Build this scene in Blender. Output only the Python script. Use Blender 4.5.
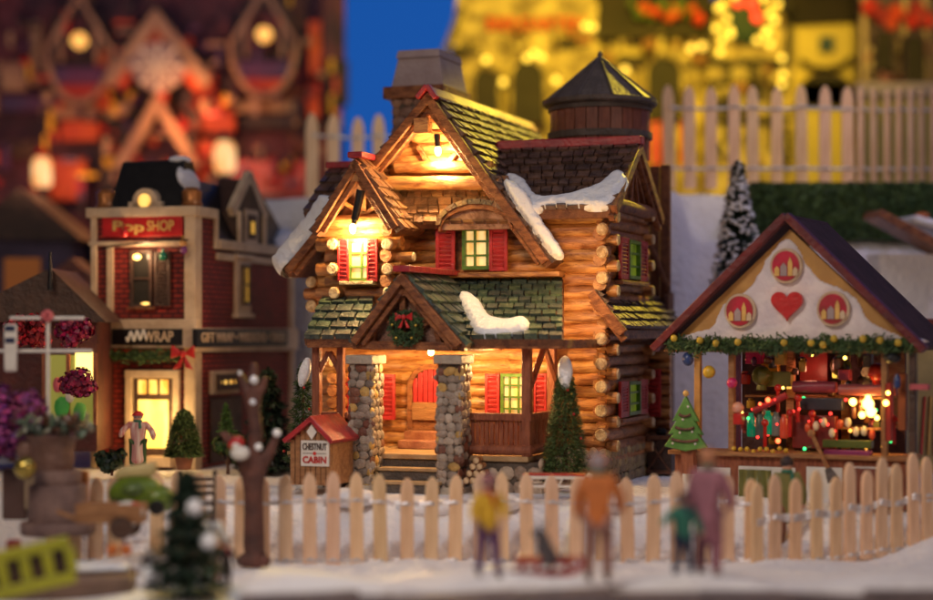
import bpy, bmesh, math, random
from mathutils import noise as mn
from mathutils import Vector, Matrix, Euler
V = Vector
random.seed(7)
sc = bpy.context.scene
for o in list(bpy.data.objects): bpy.data.objects.remove(o)

# ------------------------------------------------------------------ camera
D, H, FPX, CX, HY = 18.0, 1.47, 1800.0, 466.5, 335.0
cd = bpy.data.cameras.new('camera'); cam = bpy.data.objects.new('camera', cd)
sc.collection.objects.link(cam); sc.camera = cam
cam.location = (0, -D, H); cam.rotation_euler = (math.radians(90), 0, 0)
cd.sensor_width = 36.0; cd.lens = 36.0 * FPX / 933.0
cd.shift_y = (HY - 300.0) / 933.0
cd.clip_start = 0.1; cd.clip_end = 500
cd.dof.use_dof = True; cd.dof.focus_distance = 17.35
cd.dof.aperture_fstop = cd.lens / 1000.0 / 0.285
# ------------------------------------------------------------------ world, lights, exposure
w = bpy.data.worlds.new("World"); sc.world = w; w.use_nodes = True
bg = w.node_tree.nodes['Background']
bg.inputs[0].default_value = (0.10, 0.10, 0.20, 1); bg.inputs[1].default_value = 0.14
sc.view_settings.view_transform = 'Standard'; sc.view_settings.look = 'None'
sc.view_settings.exposure = 0; sc.view_settings.gamma = 1
sc.cycles.use_denoising = True
sc.cycles.max_bounces = 5; sc.cycles.sample_clamp_indirect = 6.0
sc.cycles.use_adaptive_sampling = True; sc.cycles.adaptive_threshold = 0.02

def lamp(name, kind, loc, energy, color, size=0.1, target=None, spot=60, blend=0.6, sizey=None):
    l = bpy.data.lights.new(name, kind); l.energy = energy; l.color = color
    if kind == 'AREA':
        l.size = size
        if sizey: l.shape = 'RECTANGLE'; l.size_y = sizey
    else: l.shadow_soft_size = size
    if kind == 'SPOT': l.spot_size = math.radians(spot); l.spot_blend = blend
    o = bpy.data.objects.new(name, l); sc.collection.objects.link(o); o.location = loc
    if target is not None:
        o.rotation_euler = (V(target) - V(loc)).to_track_quat('-Z', 'Y').to_euler()
    return o
# room light with added fills: soft, from the front and above
lamp('display_light', 'AREA', (-7, -13, 9), 520, (1.0, 0.77, 0.56), 4, (0, 0, 1))
lamp('warm_fill', 'AREA', (9, -14, 5), 250, (1.0, 0.68, 0.46), 4, (0, 0, 1.5))
lamp('cool_light', 'AREA', (5, -3, 13), 190, (0.80, 0.82, 1.0), 5, (0, 0, 1))
lamp('foreground_fill', 'SPOT', (-2.5, -9.5, 8.0), 950, (1.0, 0.94, 0.92), 0.5, (0.2, -3.6, -0.4), 62, 0.9)  # added spot, brightens the foreground snow and fence
# yellow stage lamp behind, on the castle side
lamp('yellow_spot', 'SPOT', (5.5, 7.5, 9.5), 6500, (1.0, 0.70, 0.04), 0.25, (1.1, 1.5, 3.2), 20, 0.5)
lamp('fence_fill', 'SPOT', (0.5, 2.5, 7.5), 260, (1.0, 0.88, 0.6), 0.2, (-1.3, 6.2, 3.9), 30, 0.8)  # added fill, brightens the left terrace fence
lamp('terrace_fill', 'SPOT', (6.5, -1.0, 10.0), 900, (1.0, 0.78, 0.42), 0.3, (4.2, 5.0, 4.2), 24, 0.9)  # added fill, brightens the right terrace fence
lamp('castle_lamp', 'SPOT', (2.0, 5.5, 9.0), 4600, (1.0, 0.66, 0.03), 0.3, (2.2, 14, 7.6), 70, 0.9)
lamp('castle_lamp_east', 'SPOT', (6.5, 6.0, 7.5), 1300, (1.0, 0.66, 0.04), 0.3, (5.6, 14, 6.2), 70, 0.9)
lamp('red_lamp', 'SPOT', (-6.0, 6.0, 4.5), 850, (1.0, 0.52, 0.30), 0.3, (-6, 15, 6.0), 85, 0.9)
lamp('palace_lamp', 'SPOT', (-2.0, 9.0, 10.5), 120, (0.85, 0.62, 1.0), 0.3, (-5.5, 15.5, 6.5), 90, 0.9)
lamp('violet_lamp', 'SPOT', (7, 1.0, 8), 260, (0.75, 0.62, 1.0), 0.5, (3.2, 4, 1.8), 80, 0.9)

# ------------------------------------------------------------------ materials
def mat(name, c1, c2=None, scale=6.0, rough=0.6, bump=0.15, stretch=(1, 1, 1), metal=0.0,
        emit=None, es=0.0, tint=False, bscale=None, coat=0.0, trans=0.0, dist=0.02, grime=0):
    m = bpy.data.materials.new(name); m.use_nodes = True
    nt = m.node_tree; N = nt.nodes; L = nt.links; b = N['Principled BSDF']
    c2 = c2 or tuple(x * 0.72 for x in c1)
    tc = N.new('ShaderNodeTexCoord'); mp = N.new('ShaderNodeMapping'); mp.inputs['Scale'].default_value = stretch
    L.new(tc.outputs['Object'], mp.inputs[0])
    nz = N.new('ShaderNodeTexNoise'); nz.inputs['Scale'].default_value = scale; nz.inputs['Detail'].default_value = 6
    L.new(mp.outputs[0], nz.inputs[0])
    rp = N.new('ShaderNodeValToRGB'); rp.color_ramp.elements[0].position = 0.35; rp.color_ramp.elements[1].position = 0.65
    rp.color_ramp.elements[0].color = (*c2, 1); rp.color_ramp.elements[1].color = (*c1, 1)
    L.new(nz.outputs[0], rp.inputs[0]); out = rp.outputs[0]
    if grime:
        mg = N.new('ShaderNodeMapping'); mg.inputs['Scale'].default_value = tuple(q * grime for q in stretch); L.new(tc.outputs['Object'], mg.inputs[0])
        n3 = N.new('ShaderNodeTexNoise'); n3.inputs['Scale'].default_value = 2.6; n3.inputs['Detail'].default_value = 8; n3.inputs['Roughness'].default_value = 0.7; n3.inputs['Distortion'].default_value = 0.8
        L.new(mg.outputs[0], n3.inputs[0])
        r3 = N.new('ShaderNodeValToRGB'); r3.color_ramp.elements[0].position = 0.40; r3.color_ramp.elements[1].position = 0.52
        r3.color_ramp.elements[0].color = (0.42, 0.30, 0.22, 1); r3.color_ramp.elements[1].color = (1, 1, 1, 1); L.new(n3.outputs[0], r3.inputs[0])
        mx = N.new('ShaderNodeMix'); mx.data_type = 'RGBA'; mx.blend_type = 'MULTIPLY'; mx.inputs[0].default_value = 0.85
        L.new(out, mx.inputs[6]); L.new(r3.outputs[0], mx.inputs[7]); out = mx.outputs[2]
    if tint:
        at = N.new('ShaderNodeAttribute'); at.attribute_name = 'tint'
        mx = N.new('ShaderNodeMix'); mx.data_type = 'RGBA'; mx.blend_type = 'MULTIPLY'; mx.inputs[0].default_value = 1
        L.new(out, mx.inputs[6]); L.new(at.outputs[0], mx.inputs[7]); out = mx.outputs[2]
    L.new(out, b.inputs['Base Color'])
    b.inputs['Metallic'].default_value = metal
    b.inputs['Coat Weight'].default_value = coat; b.inputs['Coat Roughness'].default_value = 0.25
    if trans: b.inputs['Transmission Weight'].default_value = trans
    n2 = N.new('ShaderNodeTexNoise'); n2.inputs['Scale'].default_value = bscale or scale * 4; n2.inputs['Detail'].default_value = 4
    L.new(mp.outputs[0], n2.inputs[0])
    mr = N.new('ShaderNodeMapRange'); mr.inputs[3].default_value = max(0, rough - 0.12); mr.inputs[4].default_value = min(1, rough + 0.12)
    L.new(n2.outputs[0], mr.inputs[0]); L.new(mr.outputs[0], b.inputs['Roughness'])
    if bump:
        bp = N.new('ShaderNodeBump'); bp.inputs['Strength'].default_value = min(1, bump * 3); bp.inputs['Distance'].default_value = dist
        L.new(n2.outputs[0], bp.inputs['Height']); L.new(bp.outputs[0], b.inputs['Normal'])
    if emit:
        b.inputs['Emission Color'].default_value = (*emit, 1); b.inputs['Emission Strength'].default_value = es
    return m

def brick_mat(name, c1, c2, mortar, bw, bh, sz=0.012):
    m = bpy.data.materials.new(name); m.use_nodes = True
    nt = m.node_tree; N = nt.nodes; L = nt.links; b = N['Principled BSDF']
    tc = N.new('ShaderNodeTexCoord'); sp = N.new('ShaderNodeSeparateXYZ'); L.new(tc.outputs['Object'], sp.inputs[0])
    ad = N.new('ShaderNodeMath'); L.new(sp.outputs[0], ad.inputs[0]); L.new(sp.outputs[1], ad.inputs[1])
    cb = N.new('ShaderNodeCombineXYZ'); L.new(ad.outputs[0], cb.inputs[0]); L.new(sp.outputs[2], cb.inputs[1])
    br = N.new('ShaderNodeTexBrick'); L.new(cb.outputs[0], br.inputs[0])
    br.inputs['Color1'].default_value = (*c1, 1); br.inputs['Color2'].default_value = (*c2, 1); br.inputs['Mortar'].default_value = (*mortar, 1)
    br.inputs['Scale'].default_value = 1; br.inputs['Brick Width'].default_value = bw; br.inputs['Row Height'].default_value = bh
    br.inputs['Mortar Size'].default_value = sz
    nz = N.new('ShaderNodeTexNoise'); nz.inputs['Scale'].default_value = 3; L.new(tc.outputs['Object'], nz.inputs[0])
    mx = N.new('ShaderNodeMix'); mx.data_type = 'RGBA'; mx.blend_type = 'MULTIPLY'; mx.inputs[0].default_value = 0.6
    L.new(br.outputs[0], mx.inputs[6]); L.new(nz.outputs[0], mx.inputs[7]); L.new(mx.outputs[2], b.inputs['Base Color'])
    bp = N.new('ShaderNodeBump'); bp.inputs['Strength'].default_value = 0.8; bp.inputs['Distance'].default_value = 0.02; bp.invert = True
    L.new(br.outputs['Fac'], bp.inputs['Height']); L.new(bp.outputs[0], b.inputs['Normal'])
    b.inputs['Roughness'].default_value = 0.55
    return m

def glow(name, c, s):
    m = bpy.data.materials.new(name); m.use_nodes = True
    b = m.node_tree.nodes['Principled BSDF']
    b.inputs['Base Color'].default_value = (*[min(1, x * 0.8) for x in c], 1)
    b.inputs['Emission Color'].default_value = (*c, 1); b.inputs['Emission Strength'].default_value = s
    return m

def curtain(name, c1, c2, s, sc_=5.0):
    m = glow(name, c1, s); nt = m.node_tree; N = nt.nodes; L = nt.links
    tc = N.new('ShaderNodeTexCoord'); mp = N.new('ShaderNodeMapping'); mp.inputs['Scale'].default_value = (2.2, 2.2, .7); L.new(tc.outputs['Object'], mp.inputs[0])
    nz = N.new('ShaderNodeTexNoise'); nz.inputs['Scale'].default_value = sc_; L.new(mp.outputs[0], nz.inputs[0])
    rp = N.new('ShaderNodeValToRGB'); rp.color_ramp.elements[0].position = .40; rp.color_ramp.elements[1].position = .58
    rp.color_ramp.elements[0].color = (*c2, 1); rp.color_ramp.elements[1].color = (*c1, 1); L.new(nz.outputs[0], rp.inputs[0])
    L.new(rp.outputs[0], N['Principled BSDF'].inputs['Emission Color']); return m
M = {}
def mm(key, *a, **k): M[key] = mat(key, *a, **k)
mm('log', (0.66, 0.33, 0.11), (0.36, 0.14, 0.045), 4, 0.40, 0.22, (1, 3, 5), tint=True, bscale=14, coat=0.25, grime=1.3)
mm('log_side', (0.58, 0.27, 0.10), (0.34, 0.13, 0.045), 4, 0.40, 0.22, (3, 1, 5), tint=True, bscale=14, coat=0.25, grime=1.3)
mm('logend', (0.88, 0.71, 0.45), (0.62, 0.42, 0.22), 17, 0.6, 0.4, grime=2.5)
mm('beam', (0.42, 0.16, 0.055), (0.20, 0.06, 0.02), 5, 0.42, 0.35, (2, 2, 5), bscale=22, coat=0.2, grime=1)
mm('beam_dark', (0.22, 0.085, 0.035), (0.12, 0.04, 0.02), 5, 0.5, 0.35, (3, 3, 3), bscale=22)
mm('plaster', (0.40, 0.22, 0.16), (0.30, 0.15, 0.10), 20, 0.7, 0.5, grime=2)
mm('shingle', (0.17, 0.10, 0.075), (0.06, 0.035, 0.03), 9, 0.38, 0.35, tint=True, coat=0.3)
mm('shingle_green', (0.085, 0.115, 0.085), (0.025, 0.045, 0.045), 9, 0.35, 0.35, tint=True, coat=0.3)
mm('ridge_red', (0.50, 0.035, 0.04), (0.30, 0.015, 0.03), 8, 0.35, 0.15, coat=0.3)
mm('ridge_tan', (0.45, 0.20, 0.11), (0.28, 0.10, 0.06), 8, 0.4, 0.2)
mm('snow', (0.90, 0.91, 0.94), (0.78, 0.81, 0.90), 5, 0.35, 0.3, bscale=16, dist=0.03)
mm('snow_ground', (0.93, 0.92, 0.94), (0.82, 0.81, 0.86), 3, 0.75, 0.4, bscale=15, dist=0.05)
mm('shutter', (0.50, 0.03, 0.035), (0.34, 0.015, 0.02), 8, 0.4, 0.15, coat=0.3)
mm('green_paint', (0.12, 0.24, 0.03), (0.06, 0.14, 0.02), 12, 0.4, 0.1, coat=0.2)
mm('stone', (1, 1, 1), (0.72, 0.70, 0.68), 12, 0.5, 0.4, tint=True, coat=0.15)
mm('mortar', (0.13, 0.10, 0.08), None, 14, 0.8, 0.4)
mm('concrete', (0.50, 0.44, 0.36), (0.38, 0.32, 0.26), 10, 0.6, 0.3)
mm('grey_block', (0.40, 0.32, 0.33), (0.34, 0.26, 0.27), 6, 0.6, 0.25)
mm('brown_barrel', (0.26, 0.085, 0.05), (0.17, 0.05, 0.035), 6, 0.4, 0.25, (4, 4, 1), coat=0.2)
mm('lead', (0.12, 0.095, 0.085), (0.07, 0.055, 0.05), 6, 0.62, 0.3)
mm('floor', (0.50, 0.34, 0.18), (0.36, 0.22, 0.1), 6, 0.5, 0.2)
mm('step_dark', (0.10, 0.08, 0.07), None, 8, 0.5, 0.3)
mm('picket', (0.86, 0.62, 0.42), (0.72, 0.47, 0.29), 2.5, 0.6, 0.25, (6, 6, 1), tint=True)
mm('wire', (0.72, 0.68, 0.70), None, 8, 0.35, 0.1, metal=0.3)
mm('black', (0.012, 0.012, 0.014), None, 8, 0.35, 0.1)
mm('pine', (0.07, 0.13, 0.04), (0.03, 0.07, 0.025), 9, 0.7, 0.1, tint=True)
mm('pine_dark', (0.022, 0.05, 0.032), (0.01, 0.03, 0.02), 9, 0.7, 0.1, tint=True)
mm('bark', (0.15, 0.065, 0.045), (0.07, 0.03, 0.022), 6, 0.6, 0.5, (2, 2, 1))
mm('red', (0.60, 0.02, 0.02), None, 8, 0.35, 0.1, coat=0.3)
mm('white', (0.80, 0.78, 0.74), (0.7, 0.68, 0.64), 8, 0.5, 0.1)
mm('cream', (0.70, 0.55, 0.38), (0.55, 0.40, 0.26), 5, 0.55, 0.2)
mm('gold', (0.75, 0.50, 0.08), None, 8, 0.3, 0.1, metal=0.7)
mm('wood_red', (0.36, 0.12, 0.06), (0.22, 0.06, 0.03), 6, 0.5, 0.3, (5, 1, 1), bscale=20)
mm('wood_dark', (0.09, 0.045, 0.03), (0.05, 0.025, 0.018), 6, 0.5, 0.3)
mm('wood_tan', (0.45, 0.22, 0.09), (0.30, 0.13, 0.05), 6, 0.55, 0.3, (1, 5, 5))
M['brick'] = brick_mat('brick', (0.52, 0.05, 0.03), (0.36, 0.03, 0.02), (0.10, 0.012, 0.014), 0.13, 0.055)
M['bulb'] = glow('bulb', (1.0, 0.62, 0.22), 26)
M['pane'] = curtain('pane', (1.0, 0.66, 0.26), (0.80, 0.36, 0.06), 0.85)
M['pane_shop'] = curtain('pane_shop', (1.0, 0.62, 0.14), (0.75, 0.28, 0.03), 1.2)
M['pane_dim'] = glow('pane_dim', (0.85, 0.45, 0.06), 0.55)
M['pane_green'] = curtain('pane_green', (0.30, 0.40, 0.02), (0.05, 0.10, 0.01), 0.30)

# ------------------------------------------------------------------ mesh builder
class MB:
    def __init__(s): s.v = []; s.f = []; s.c = []; s.col = (1, 1, 1); s.used = False
    def tint(s, c): s.col = c; s.used = True
    def add(s, vs, fs):
        n = len(s.v); s.v += [tuple(x) for x in vs]; s.f += [tuple(n + i for i in f) for f in fs]; s.c += [s.col] * len(fs)
    def box(s, c, size, rot=None):
        c = V(c); R = rot if isinstance(rot, Matrix) else (Euler(rot).to_matrix() if rot else Matrix.Identity(3))
        vs = [c + R @ V((x * size[0] / 2, y * size[1] / 2, z * size[2] / 2)) for x in (-1, 1) for y in (-1, 1) for z in (-1, 1)]
        s.add(vs, [(0, 1, 3, 2), (4, 6, 7, 5), (0, 4, 5, 1), (2, 3, 7, 6), (0, 2, 6, 4), (1, 5, 7, 3)])
    def span(s, a, b):
        a = V(a); b = V(b); s.box((a + b) / 2, [abs(b[i] - a[i]) for i in range(3)])
    def beam(s, p0, p1, w, h, up=(0, 0, 1)):
        p0 = V(p0); p1 = V(p1); d = (p1 - p0); L = d.length; d.normalize()
        sd = d.cross(V(up));
        if sd.length < 1e-4: sd = d.cross(V((0, 1, 0)))
        sd.normalize(); u = sd.cross(d)
        R = Matrix((d, sd, u)).transposed()
        s.box((p0 + p1) / 2, (L, w, h), R)
    def prism(s, pts, vec):
        pts = [V(p) for p in pts]; vec = V(vec); n = len(pts)
        vs = pts + [p + vec for p in pts]
        s.add(vs, [tuple(range(n - 1, -1, -1)), tuple(range(n, 2 * n))] + [(i, (i + 1) % n, n + (i + 1) % n, n + i) for i in range(n)])
    def cyl(s, p0, p1, r0, r1=None, n=12, segs=1, jit=0.0, sq=(1, 1)):
        p0 = V(p0); p1 = V(p1); r1 = r0 if r1 is None else r1; d = (p1 - p0).normalized()
        a = d.cross(V((0, 0, 1)))
        if a.length < 1e-3: a = V((1, 0, 0))
        a.normalize(); b = a.cross(d)
        vs = []; ph = random.random() * 9
        for k in range(segs + 1):
            t = k / segs; c = p0.lerp(p1, t); r = r0 + (r1 - r0) * t
            for i in range(n):
                an = 2 * math.pi * i / n
                rr = r * (1 + jit * (math.sin(an * 2 + ph + k * 1.7) + random.uniform(-.6, .6)))
                vs.append(c + a * math.cos(an) * rr * sq[0] + b * math.sin(an) * rr * sq[1])
        fs = [tuple(range(n - 1, -1, -1)), tuple(segs * n + i for i in range(n))]
        for k in range(segs):
            for i in range(n):
                j = (i + 1) % n; fs.append((k * n + i, k * n + j, (k + 1) * n + j, (k + 1) * n + i))
        s.add(vs, fs)
    def ball(s, c, r, n=10, m=6, jit=0.0, rot=None):
        c = V(c); r = r if hasattr(r, '__len__') else (r, r, r)
        R = rot or Matrix.Identity(3); vs = []; fs = []
        vs.append(c + R @ V((0, 0, r[2])))
        for k in range(1, m):
            th = math.pi * k / m
            for i in range(n):
                an = 2 * math.pi * i / n; q = 1 + random.uniform(-jit, jit)
                vs.append(c + R @ V((r[0] * math.sin(th) * math.cos(an) * q, r[1] * math.sin(th) * math.sin(an) * q, r[2] * math.cos(th) * q)))
        vs.append(c - R @ V((0, 0, r[2])))
        for i in range(n):
            j = (i + 1) % n; fs.append((0, 1 + i, 1 + j)); fs.append((len(vs) - 1, 1 + (m - 2) * n + j, 1 + (m - 2) * n + i))
        for k in range(m - 2):
            for i in range(n):
                j = (i + 1) % n; fs.append((1 + k * n + i, 1 + (k + 1) * n + i, 1 + (k + 1) * n + j, 1 + k * n + j))
        s.add(vs, fs)
    def lathe(s, prof, c, n=20, jit=0):
        c = V(c); vs = []; fs = []; m = len(prof)
        for r, z in prof:
            for i in range(n):
                an = 2 * math.pi * i / n; q = 1 + random.uniform(-jit, jit)
                vs.append(c + V((r * math.cos(an) * q, r * math.sin(an) * q, z)))
        for k in range(m - 1):
            for i in range(n):
                j = (i + 1) % n; fs.append((k * n + i, k * n + j, (k + 1) * n + j, (k + 1) * n + i))
        fs.append(tuple(range(n - 1, -1, -1))); fs.append(tuple((m - 1) * n + i for i in range(n)))
        s.add(vs, fs)
    def tube(s, pts, r, n=6):
        for a, b in zip(pts[:-1], pts[1:]): s.cyl(a, b, r, r, n)
    def build(s, name, m, parent=None, bevel=0.0, smooth=True, sub=0, kind=None, angle=38, loc=None):
        me = bpy.data.meshes.new(name)
        vs = s.v
        if loc is not None: vs = [tuple(V(v) - V(loc)) for v in vs]
        me.from_pydata(vs, [], s.f); me.materials.append(m)
        if True:
            ca = me.color_attributes.new('tint', 'FLOAT_COLOR', 'CORNER'); arr = []
            for f, c in zip(s.f, s.c): arr += [c[0], c[1], c[2], 1.0] * len(f)
            ca.data.foreach_set('color', arr)
        me.update(); bm = bmesh.new(); bm.from_mesh(me); bmesh.ops.recalc_face_normals(bm, faces=bm.faces); bm.to_mesh(me); bm.free()
        if smooth:
            me.shade_smooth(); me.set_sharp_from_angle(angle=math.radians(angle))
        o = bpy.data.objects.new(name, me); sc.collection.objects.link(o)
        if parent is not None: o.parent = parent
        if loc is not None: o.location = loc
        if bevel:
            b = o.modifiers.new('bevel', 'BEVEL'); b.width = bevel; b.segments = 2; b.limit_method = 'ANGLE'
        if sub:
            q = o.modifiers.new('sub', 'SUBSURF'); q.levels = sub; q.render_levels = sub
        if kind: o['kind'] = kind
        return o

def tag(o, label, cat, group=None):
    o['label'] = label; o['category'] = cat
    if group: o['group'] = group
    return o

class Fr:
    """a place in the scene: origin on the ground and a turn about the vertical; pixel rays of the photo are met with its planes"""
    def __init__(s, ox=0, oy=0, th=0, oz=0): s.o = V((ox, oy, oz)); s.t = math.radians(th); s.oz = oz
    def loc(s, wx, wy, wz):
        x = wx - s.o.x; y = wy - s.o.y; c, n = math.cos(s.t), math.sin(s.t)
        return V((x * c - y * n, x * n + y * c, wz - s.oz))
    def ray(s, px, py):
        a = s.loc(0, -D, H); b = s.loc((px - CX) / FPX * 10, -D + 10, H + (HY - py) / FPX * 10); return a, (b - a)
    def at(s, px, py, ly=0):
        a, d = s.ray(px, py); t = (ly - a.y) / d.y; return a + d * t
    def atx(s, px, py, lx):
        a, d = s.ray(px, py); t = (lx - a.x) / d.x; return a + d * t
    def atz(s, px, py, lz):
        a, d = s.ray(px, py); t = (lz - a.z) / d.z; return a + d * t
    def root(s, name, label, cat, group=None):
        o = bpy.data.objects.new(name, None); sc.collection.objects.link(o)
        o.location = s.o; o.rotation_euler = (0, 0, -s.t); o.empty_display_size = 0.2
        return tag(o, label, cat, group)
W0 = Fr()
def wat(px, py, wy): return W0.at(px, py, wy)
def spot(px, py, wy, th=0):
    """frame whose origin stands where the photo's pixel meets world depth wy"""
    p = wat(px, py, wy); return Fr(p.x, p.y, th, p.z)

def child_at(name, mb, m, parent, **k): return mb.build(name, m, parent, **k)

def shingles(mb, bl, br, tr, tl, rows, w, t=0.02, tones=((1, 1, 1),), ragged=0.12):
    bl, br, tr, tl = V(bl), V(br), V(tr), V(tl)
    nrm = (br - bl).cross(tl - bl).normalized()
    if nrm.z < 0: nrm = -nrm
    for r in range(rows):
        v0 = r / rows; v1 = min(1.0, (r + 1.25) / rows)
        L0, R0 = bl.lerp(tl, v0), br.lerp(tr, v0); L1, R1 = bl.lerp(tl, v1), br.lerp(tr, v1)
        ln = max((R0 - L0).length, (R1 - L1).length); k = max(1, int(round(ln / w)))
        off = (0.5 if r % 2 else 0.0)
        cuts = [0.0] + [min(1, max(0, (i + off + random.uniform(-.16, .16)) / k)) for i in range(0 if off else 1, k)] + [1.0]
        for a, b in zip(cuts[:-1], cuts[1:]):
            if b - a < 0.02: continue
            g = 0.06 * (b - a); a2, b2 = a + g, b - g
            dv = random.uniform(-ragged, ragged) / rows * 0.5
            dn = (tl - bl) * (dv if r else 0)
            h = t * random.uniform(1.5, 2.3)
            p = [L0.lerp(R0, a2) + dn, L0.lerp(R0, b2) + dn, L1.lerp(R1, b2), L1.lerp(R1, a2)]
            tp = [p[0] + nrm * h, p[1] + nrm * h * random.uniform(.8, 1.15), p[2] + nrm * t * .4, p[3] + nrm * t * .4]
            bt = [q - nrm * 0.002 for q in p]
            g_ = random.uniform(.8, 1.15); mb.tint(tuple(x * g_ for x in random.choice(tones)))
            mb.add(tp + bt, [(0, 1, 2, 3), (4, 5, 1, 0), (5, 6, 2, 1), (7, 4, 0, 3)])

def slab(mb, bl, br, tr, tl, th):
    n = (V(br) - V(bl)).cross(V(tl) - V(bl)).normalized()
    if n.z < 0: n = -n
    mb.prism([V(bl) - n * 0.004, V(br) - n * 0.004, V(tr) - n * 0.004, V(tl) - n * 0.004], -n * th)

def log_row(mb, p0, p1, r, jit=0.05, segs=None, sq=(1, 1)):
    L = (V(p1) - V(p0)).length
    g = random.uniform(.78, 1.15); mb.tint((g, g * random.uniform(.9, 1.05), g * random.uniform(.82, 1.05)))
    mb.cyl(p0, p1, r * random.uniform(.95, 1.05), r * random.uniform(.95, 1.05), 10, segs or max(2, int(L / 0.12)), jit, sq)

def snow_patch(name, pts, nrm, h, parent, r=0.05, m=None, step=0.016):
    """snow lying on a plane: a height field over the outline, deepest in the middle, thin and sunk at the edge"""
    pts = [V(p) for p in pts]; n = len(pts); sm_ = []
    for i in range(n):
        p0, p1, p2, p3 = pts[i - 1], pts[i], pts[(i + 1) % n], pts[(i + 2) % n]
        for k in range(4):
            t = k / 4; sm_.append(0.5 * ((2 * p1) + (-p0 + p2) * t + (2 * p0 - 5 * p1 + 4 * p2 - p3) * t * t + (-p0 + 3 * p1 - 3 * p2 + p3) * t ** 3))
    nrm = V(nrm).normalized(); o = pts[0]; u = (V((0, 0, 1)).cross(nrm)); u = V((1, 0, 0)) if u.length < .01 else u.normalized(); v = nrm.cross(u)
    P = [((q - o).dot(u), (q - o).dot(v)) for q in sm_]; n = len(P)
    x0, x1 = min(a for a, b in P) - .06, max(a for a, b in P) + .06; y0, y1 = min(b for a, b in P) - .06, max(b for a, b in P) + .06
    def sd(x, y):
        d = 9e9; ins = False
        for i in range(n):
            ax, ay = P[i]; bx, by = P[(i + 1) % n]; dx, dy = bx - ax, by - ay
            t = max(0, min(1, ((x - ax) * dx + (y - ay) * dy) / max(1e-9, dx * dx + dy * dy))); d = min(d, math.hypot(x - ax - dx * t, y - ay - dy * t))
            if (ay > y) != (by > y) and x < ax + (y - ay) / (by - ay) * dx: ins = not ins
        return d if ins else -d
    nx, ny = int((x1 - x0) / step) + 1, int((y1 - y0) / step) + 1; idx = {}; mb = MB(); vs = []; D_ = {}
    for j in range(ny):
        for i in range(nx):
            x, y = x0 + i * step, y0 + j * step; d = sd(x, y) + .012 * mn.noise(V((x * 14, y * 14, h * 50))); D_[i, j] = d
            if d > -2.2 * step:
                t = min(1, max(-.6, d / r)); z = h * (1 - (1 - t) ** 2) if t > 0 else t * h * 1.6
                z += h * .22 * mn.noise(V((x * 7, y * 7, 2.2))) * max(0, t) + h * .10 * mn.noise(V((x * 19, y * 19, 5.2))) * max(0, t)
                if d < 0:
                    e = .004; gx = (sd(x + e, y) - sd(x - e, y)) / (2 * e); gy = (sd(x, y + e) - sd(x, y - e)) / (2 * e); gl = math.hypot(gx, gy) or 1
                    x += gx / gl * -d * .95; y += gy / gl * -d * .95; z = -.045
                idx[i, j] = len(vs); vs.append(o + u * x + v * y + nrm * (z - .012))
    fs = [(idx[i, j], idx[i + 1, j], idx[i + 1, j + 1], idx[i, j + 1]) for j in range(ny - 1) for i in range(nx - 1) if all(k in idx for k in ((i, j), (i + 1, j), (i + 1, j + 1), (i, j + 1)))]
    mb.add(vs, fs); return mb.build(name, m or M['snow'], parent, angle=180)

def text(name, s, fr_parent, center, w, h, m, rot=(math.radians(90), 0, 0), depth=0.006, bold=0.0):
    cu = bpy.data.curves.new(name, 'FONT'); cu.body = s; cu.align_x = 'CENTER'; cu.align_y = 'CENTER'
    cu.extrude = 0.01; cu.offset = bold; cu.size = 1.0; cu.materials.append(m); cu.resolution_u = 3
    o = bpy.data.objects.new(name, cu); sc.collection.objects.link(o)
    bpy.context.view_layer.update(); d = o.dimensions
    if fr_parent is not None: o.parent = fr_parent
    o.location = center; o.rotation_euler = rot
    me = bpy.data.meshes.new_from_object(o); sx, sy = w / max(d.x, 1e-3), h / max(d.y, 1e-3); bpy.data.objects.remove(o)
    for v in me.vertices: v.co = (v.co.x * sx, v.co.y * sy, v.co.z * depth / 0.01)
    o = bpy.data.objects.new(name, me); sc.collection.objects.link(o)
    if fr_parent is not None: o.parent = fr_parent
    o.location = center; o.rotation_euler = rot
    return o

def cobbles(mb, o, u, v, n, W, Hh, size, tones, depth=0.6):
    """stones over the rectangle o + u*[0,W] + v*[0,H], facing n"""
    o, u, v, n = V(o), V(u), V(v), V(n); z = size * .45; row = 0
    while z < Hh:
        hh = size * random.uniform(.8, 1.1); x = -random.uniform(0, size * .5)
        while x < W:
            ww = size * random.uniform(.75, 1.55); cx = x + ww / 2
            if -0.15 * size < cx < W + 0.15 * size:
                c = o + u * min(max(cx, size * .3), W - size * .3) + v * (z + random.uniform(-.1, .1) * size)
                R = Matrix((u, n, v)).transposed()
                R = R @ Matrix.Rotation(random.uniform(-.3, .3), 3, 'Y')
                g_ = random.uniform(.8, 1.2); mb.tint(tuple(q * g_ for q in random.choice(tones)))
                mb.ball(c, (ww * .53, size * depth * .36, hh * .55), 9, 6, 0.10, R)
            x += ww
        z += hh * .95; row += 1

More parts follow.
